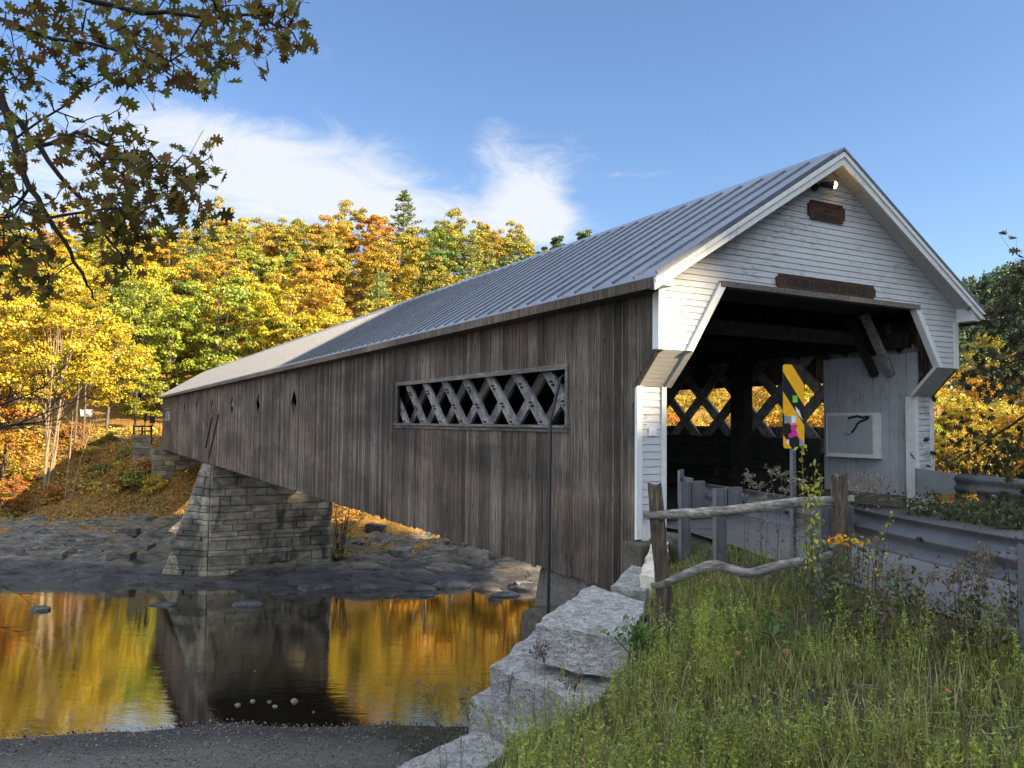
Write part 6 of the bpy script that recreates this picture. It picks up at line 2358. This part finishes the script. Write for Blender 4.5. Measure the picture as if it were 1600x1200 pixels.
def blades(name, n, hmin, hmax, w, col, bend=0.35, patch=None, seed=0, label=None):
    l, d = grass_points(n)
    if patch is not None:
        k = patch(l, d); l, d = l[k], d[k]
    n = len(l)
    z = ground_z(l, d)-0.02
    P = np.stack([d*SY+l*CY, d*CY-l*SY, z], 1)
    tall = 0.45+0.9*fbm(l*0.9, d*0.9, seed=60+seed)
    H = (hmin+(hmax-hmin)*rng.random(n)**1.4)*tall
    a = rng.uniform(0, 6.283, n)
    dirv = np.stack([np.cos(a), np.sin(a), np.zeros(n)], 1)
    side = np.stack([-np.sin(a), np.cos(a), np.zeros(n)], 1)
    b = (bend*H*rng.uniform(0.1, 1.2, n))[:, None]
    ww = (w*rng.uniform(0.6, 1.3, n))[:, None]
    upv = np.array([0, 0, 1.0])
    m = P+dirv*b*0.35+upv*(H*0.6)[:, None]
    t = P+dirv*b+upv*(H*0.97)[:, None]
    V = np.stack([P-side*ww/2, P+side*ww/2, m+side*ww*0.4, m-side*ww*0.4, t], 1)
    base = (np.arange(n)*5)[:, None]
    F = np.concatenate([base+np.array([[0, 1, 2]]), base+np.array([[0, 2, 3]]), base+np.array([[3, 2, 4]])], 0)
    RN = np.repeat(np.clip(rng.normal(0.5, 0.22, n), 0, 1), 5)
    o = link_mesh(name, raw_mesh(name, V.reshape(-1, 3), F, M['weedleaf'], RN))
    o.color = (*col, 1)
    return tag(o, kind='stuff')


blades('grass', 230000, 0.05, 0.20, 0.0055, (0.165, 0.185, 0.036), 0.75)
blades('grass', 24000, 0.12, 0.32, 0.006, (0.25, 0.22, 0.08), 0.8, lambda l, d: fbm(l*0.8, d*0.8, seed=91) > 0.48, 1)


def feathery(name, n, hmin, hmax, col, patch, leafs=46, lf=0.026):
    """upright weed stems set with many tiny leaves"""
    l, d = grass_points(n)
    k = patch(l, d) & (d > 2.6) & (edge_off(l, d) > 0.30+0.3*rng.random(len(l))); l, d = l[k], d[k]
    n = len(l)
    z = ground_z(l, d)-0.02
    P = np.stack([d*SY+l*CY, d*CY-l*SY, z], 1)
    H = rng.uniform(hmin, hmax, n)*(0.6+0.7*fbm(l*0.9, d*0.9, seed=33))
    lean = rng.normal(0, 0.13, (n, 2))
    tip = P+np.stack([lean[:, 0]*H, lean[:, 1]*H, H], 1)
    # stems: two crossed thin strips
    w = 0.0028
    Vs, Fs = [], []
    for o in (np.array([w, 0, 0]), np.array([0, w, 0])):
        Vs.append(np.stack([P-o, P+o, tip+o*0.3, tip-o*0.3], 1))
    V1 = np.concatenate(Vs, 0).reshape(-1, 3)
    F1 = np.arange(len(V1)).reshape(-1, 4)
    t = rng.random((n, leafs))**0.75
    Q = P[:, None, :]+(tip-P)[:, None, :]*t[:, :, None]
    rad = (0.05*(1.05-t))[:, :, None]
    Q = Q+rng.normal(0, 1, Q.shape)*rad*np.array([1, 1, 0.5])
    Q = Q.reshape(-1, 3)
    V2, F2 = leaf_quads(Q, unit(len(Q))+np.array([0, 0, 0.5]), lf*rng.uniform(0.6, 1.4, len(Q)), 0.32)
    V = np.concatenate([V1, V2]); F = np.concatenate([F1, F2+len(V1)])
    RN = np.concatenate([np.full(len(V1), 0.5), np.repeat(np.repeat(np.clip(rng.normal(0.5, 0.2, n), 0, 1), leafs), 4)])
    o = link_mesh(name, raw_mesh(name, V, F, M['weedleaf'], RN)); o.color = (*col, 1)
    return tag(o, kind='stuff')


feathery('feathery_weeds', 10000, 0.20, 0.50, (0.25, 0.28, 0.046), lambda l, d: (d < 6.9) & (fbm(l*1.1, d*1.1, seed=81) > 0.42), 60, 0.021)
feathery('feathery_weeds', 5000, 0.14, 0.40, (0.20, 0.26, 0.05), lambda l, d: (d < 7.2) & (fbm(l*1.1+9, d*1.1, seed=85) > 0.52))
feathery('dry_weeds', 1200, 0.2, 0.5, (0.17, 0.125, 0.06), lambda l, d: (d < 9), 20, 0.02)

# flattened straw and a few fallen leaves between the stems
l, d = grass_points(26000)
P = np.stack([d*SY+l*CY, d*CY-l*SY, ground_z(l, d)+0.015+0.05*rng.random(len(l))**2], 1)
V, F = leaf_quads(P, unit(len(P))*0.35+np.array([0, 0, 1]), rng.uniform(0.07, 0.22, len(P)), 0.045)
o = link_mesh('dead_grass', raw_mesh('dead_grass', V, F, M['weedleaf'], np.repeat(rng.random(len(P)), 4))); o.color = (0.26, 0.20, 0.11, 1)
tag(o, kind='stuff')
l, d = grass_points(60000)
P = np.stack([d*SY+l*CY, d*CY-l*SY, ground_z(l, d)+0.01+0.09*rng.random(len(l))**1.5], 1)
V, F = leaf_quads(P, unit(len(P))*0.6+np.array([0, 0, 1]), rng.uniform(0.012, 0.045, len(P)), 0.6)
o = link_mesh('ground_cover', raw_mesh('ground_cover', V, F, M['weedleaf'], np.repeat(rng.random(len(P)), 4))); o.color = (0.12, 0.14, 0.032, 1)
tag(o, kind='stuff')
l, d = grass_points(420)
P = np.stack([d*SY+l*CY, d*CY-l*SY, ground_z(l, d)+0.03+0.12*rng.random(len(l))], 1)
V, F = leaf_quads(P, unit(len(P))*0.5+np.array([0, 0, 1]), rng.uniform(0.03, 0.07, len(P)), 0.7)
o = link_mesh('fallen_leaves', raw_mesh('fallen_leaves', V, F, M['leaf'], np.repeat(rng.random(len(P)), 4))); o.color = (0.27, 0.13, 0.04, 1)
tag(o, kind='stuff')
n = 700
X_ = rng.uniform(5.6, 13, n); Y_ = rng.uniform(0, 9, n)
k = X_ > rail_x(Y_)+0.2
P = np.stack([X_[k], Y_[k], 0.19+0*X_[k]], 1)
V, F = leaf_quads(P, unit(len(P))*0.2+np.array([0, 0, 1]), rng.uniform(0.02, 0.06, len(P)), 0.7)
o = link_mesh('fallen_leaves', raw_mesh('fallen_leaves', V, F, M['leaf'], np.repeat(rng.random(len(P)), 4))); o.color = (0.22, 0.13, 0.05, 1)
tag(o, kind='stuff')

# gravel lying loose on the beach
n = 16000
l = rng.uniform(-20, 2, n); d = rng.uniform(19, 27, n)
z = ground_z(l, d)
k = z > WATER-0.02
l, d, z = l[k], d[k], z[k]
P = np.stack([d*SY+l*CY, d*CY-l*SY, z+0.01], 1)
V, F = leaf_quads(P, unit(len(P))*0.5+np.array([0, 0, 1]), rng.uniform(0.025, 0.085, len(P)), 0.8)
V[:, 2] += rng.uniform(0, 0.03, len(V))
tag(link_mesh('gravel', raw_mesh('gravel', V, F, M['gravel'], np.repeat(rng.random(len(P)), 4))), kind='stuff')

# ------------------------------------------------------------------ wires, far-end railing and signs
for k, (y0, y1, lab) in enumerate([(574, 584, 'upper of two pale overhead wires at the far bridge end'), (590, 599, 'lower of two pale overhead wires at the far bridge end')]):
    mb = MB()
    a, b = at(-60, y0-9, 92), at(520, y1+22, 88)
    pts = [a+(b-a)*t+Vector((0, 0, -1.0*4*t*(1-t)*0.4)) for t in np.linspace(0, 1, 14)]
    mb.tube(pts, 0.03, 5)
    mb.solo('overhead_wire', M['wire'], lab, 'wire', 'overhead wires')
rl = root('wooden_railing', (5.4, 75.6, 0.3), 'dark wooden railing on the wall at the far bridge end', 'railing')
mb = MB(); mb.bx(4.9, 6.4, 75.55, 75.65, 0.98, 1.12); mb.bx(4.9, 6.4, 75.55, 75.65, 0.60, 0.70); mb.build('rail', M['inwood'], rl)
for x in (4.95, 5.6, 6.3):
    mb = MB(); mb.bx(x-0.07, x+0.07, 75.66, 75.8, 0.2, 1.15); mb.build('post', M['inwood'], rl)
for px, py, w, h, lab in [(227, 652, 0.22, 0.75, 'tall narrow dark sign post left of the far bridge end'), (238, 656, 0.42, 0.62, 'dark square sign beside the far bridge end')]:
    p = at(px, py, 70)
    s = root('road_sign', (p.x, p.y, 0.2), lab, 'sign')
    mb = MB(); mb.bx(p.x-w/2, p.x+w/2, p.y-0.03, p.y, p.z-h/2, p.z+h/2); mb.build('panel', M['inwood'], s)
    mb = MB(); mb.bx(p.x-0.04, p.x+0.04, p.y+0.002, p.y+0.06, -0.5, p.z+h*0.3); mb.build('post', M['inwood'], s)
p = at(135, 645, 84)
s = root('notice_board', (p.x, p.y, 0.3), 'pale board with a greenish top among the golden trees', 'sign')
mb = MB(); mb.bx(p.x-0.55, p.x+0.55, p.y-0.05, p.y, p.z-0.4, p.z+0.25); mb.build('panel', M['white_st'], s)
mb = MB(); mb.bx(p.x-0.6, p.x+0.6, p.y-0.07, p.y+0.02, p.z+0.252, p.z+0.36); mb.build('top_board', m_plain('pale_green_paint', (0.30, 0.42, 0.30)), s)
mb = MB()
for o in (-0.4, 0.4): mb.bx(p.x+o-0.04, p.x+o+0.04, p.y+0.003, p.y+0.08, 0, p.z)
mb.build('post', M['bark'], s)


# ------------------------------------------------------------------ far wooded hill and the hill behind the viewer
def dome(name, l0, d0, rl_, rd_, h, n=60):
    ls = np.linspace(-1.0, 1.0, n); A, B = np.meshgrid(ls, ls)
    q = np.sqrt(A**2+B**2)
    Z = h*(0.5+0.5*np.cos(np.clip(q, 0, 1)*math.pi))-2+8*(fbm(A*5+3, B*5, seed=44)-0.5)*np.clip(1-q, 0, 1)
    L_, D_ = l0+A*rl_, d0+B*rd_
    V = np.stack([D_*SY+L_*CY, D_*CY-L_*SY, Z], -1).reshape(-1, 3)
    idx = np.arange(n*n).reshape(n, n)
    F = np.stack([idx[:-1, :-1], idx[:-1, 1:], idx[1:, 1:], idx[1:, :-1]], -1).reshape(-1, 4)
    tag(link_mesh(name, raw_mesh(name, V, F, M['ground'], None, None, True, {'rock': 0*Z, 'wet': 0*Z, 'gravel': 0*Z, 'litter': 0*Z})), kind='structure')
    return lambda l, d: np.interp(np.sqrt(((l-l0)/rl_)**2+((d-d0)/rd_)**2), np.linspace(0, 1, 50), h*(0.5+0.5*np.cos(np.linspace(0, 1, 50)*math.pi)))-2


hz_f = dome('hill', 520, 700, 430, 330, 150)
far_r = np.random.default_rng(99)
n = 3600
l = far_r.uniform(215, 560, n); d = far_r.uniform(430, 705, n)
zz = hz_f(l, d)
k = (zz > 6) & (l/d > 0.44) & (l/d < 0.80)
l, d, zz = l[k], d[k], zz[k]
P, N, S, RN = [], [], [], []
for a, b, c in zip(l, d, zz):
    h = far_r.uniform(8, 15); R = h*far_r.uniform(0.26, 0.42); m = 58
    con = far_r.random() < 0.5
    v = unit(m, far_r)
    t = far_r.random(m)
    if con:
        rr = R*(1-t)**0.8*far_r.uniform(0.7, 1.05, m)
        p = np.stack([v[:, 0]*rr, v[:, 1]*rr, t*h*1.15], 1)
    else:
        p = v*far_r.uniform(0.75, 1.05, (m, 1))*np.array([R, R, h*0.45])+np.array([0, 0, h*0.55])
    q = np.array([b*SY+a*CY, b*CY-a*SY, c-1])
    P.append(p+q); N.append(v+np.array([0, 0, 0.7])); S.append(np.full(m, 2.2)*far_r.uniform(0.6, 1.3, m)); RN.append(np.clip(far_r.normal(far_r.uniform(0.1, 0.9), 0.12, m), 0, 1))
P = np.concatenate(P); N = np.concatenate(N); S = np.concatenate(S); RN = np.repeat(np.concatenate(RN), 4)
V, F = leaf_quads(P, N, S, 0.85, far_r)
o = link_mesh('forest', raw_mesh('forest', V, F, M['pine'], RN)); o.color = (0.07, 0.105, 0.05, 1)
tag(o, kind='stuff')

# wooded hill behind and to the right of the viewer; unseen, inferred and shaped to shade the near bank and the bridge
TE = math.tan(SUN_EL)
hs = Vector((-math.sin(SUN_AZ), math.cos(SUN_AZ), 0))      # the way the light travels over the ground
hp = Vector((math.cos(SUN_AZ), math.sin(SUN_AZ), 0))
EB = 3.0
GAP = (10.9, 0.90, 5.0)


def SP(s, p, z): return hs*s+hp*p+Vector((0, 0, z))


ss = np.array([-40, -46, -54, -62, -70, -78, -90, -115, -150, -200, -260])
zs_h = np.array([-2, 6, 16, 26, EB+70*TE, EB+78*TE-1, EB+84*TE, 40, 34, 20, -2])
ps = np.concatenate([np.arange(-190, -40, 10), np.arange(-40, 60, 2.0)])
V, F = [], []
for s, zh in zip(ss, zs_h):
    pe = np.interp(s, [-260, -70, -40], [30, 40, 22])
    for p in ps:
        f = float(sstep(p, pe+9, pe-2))*float(sstep(p, -190, -130))
        V.append(SP(s, p, -2+(zh+2)*f+1.2*(vnoise(np.array([s*.11]), np.array([p*.13]))[0]-0.5)*(0 if s > -80 and s < -60 else 1)))
np_ = len(ps)
for i in range(len(ss)-1):
    for j in range(np_-1):
        F.append([i*np_+j, i*np_+j+1, (i+1)*np_+j+1, (i+1)*np_+j])
n4 = np.zeros(len(V))
tag(link_mesh('hill', raw_mesh('hill', V, F, M['ground'], None, None, True, {'rock': n4, 'wet': n4, 'gravel': n4, 'litter': n4})), kind='structure')
P, N, S = [], [], []
fr = np.random.default_rng(123)
for s in (-68, -73, -78, -84):
    for p in np.arange(-130, 47, 3.4):
        p = p+fr.normal(0, 0.5); R = fr.uniform(3.0, 4.2)
        if p > 40: R *= 0.8
        m = 560
        v = unit(m, fr)
        top = fr.uniform(11.5, 14.0) if p > 15 else fr.uniform(14, 19)
        c0 = (EB-1+top)/2; hh = (top-EB+1)/2
        e = c0+v[:, 2]*hh*fr.uniform(0.3, 1.0, m)
        r_ = fr.uniform(0.2, 1.0, m)**0.5
        pp = p+v[:, 0]*R*r_
        s2 = s+v[:, 1]*R*r_
        # leaves cut away here so a patch of sun lands on the gable
        gap = (np.abs(pp-GAP[0]) < GAP[1]) & (e < GAP[2])
        ok = ~gap & (pp < 48)
        q = hs_ = np.stack([hs.x*s2+hp.x*pp, hs.y*s2+hp.y*pp, e-s2*TE], 1) if False else None
        X_ = np.stack([hs.x*s2+hp.x*pp, hs.y*s2+hp.y*pp, e-s2*TE], 1)[ok]
        P.append(X_); N.append(unit(len(X_), fr)); S.append(np.full(len(X_), 1.35))
P = np.concatenate(P); N = np.concatenate(N); S = np.concatenate(S)
V, F = leaf_quads(P, N, S, 0.9, fr)
o = link_mesh('forest', raw_mesh('forest', V, F, M['pine'], np.repeat(fr.random(len(P)), 4))); o.color = (0.07, 0.09, 0.03, 1)
tag(o, kind='stuff')
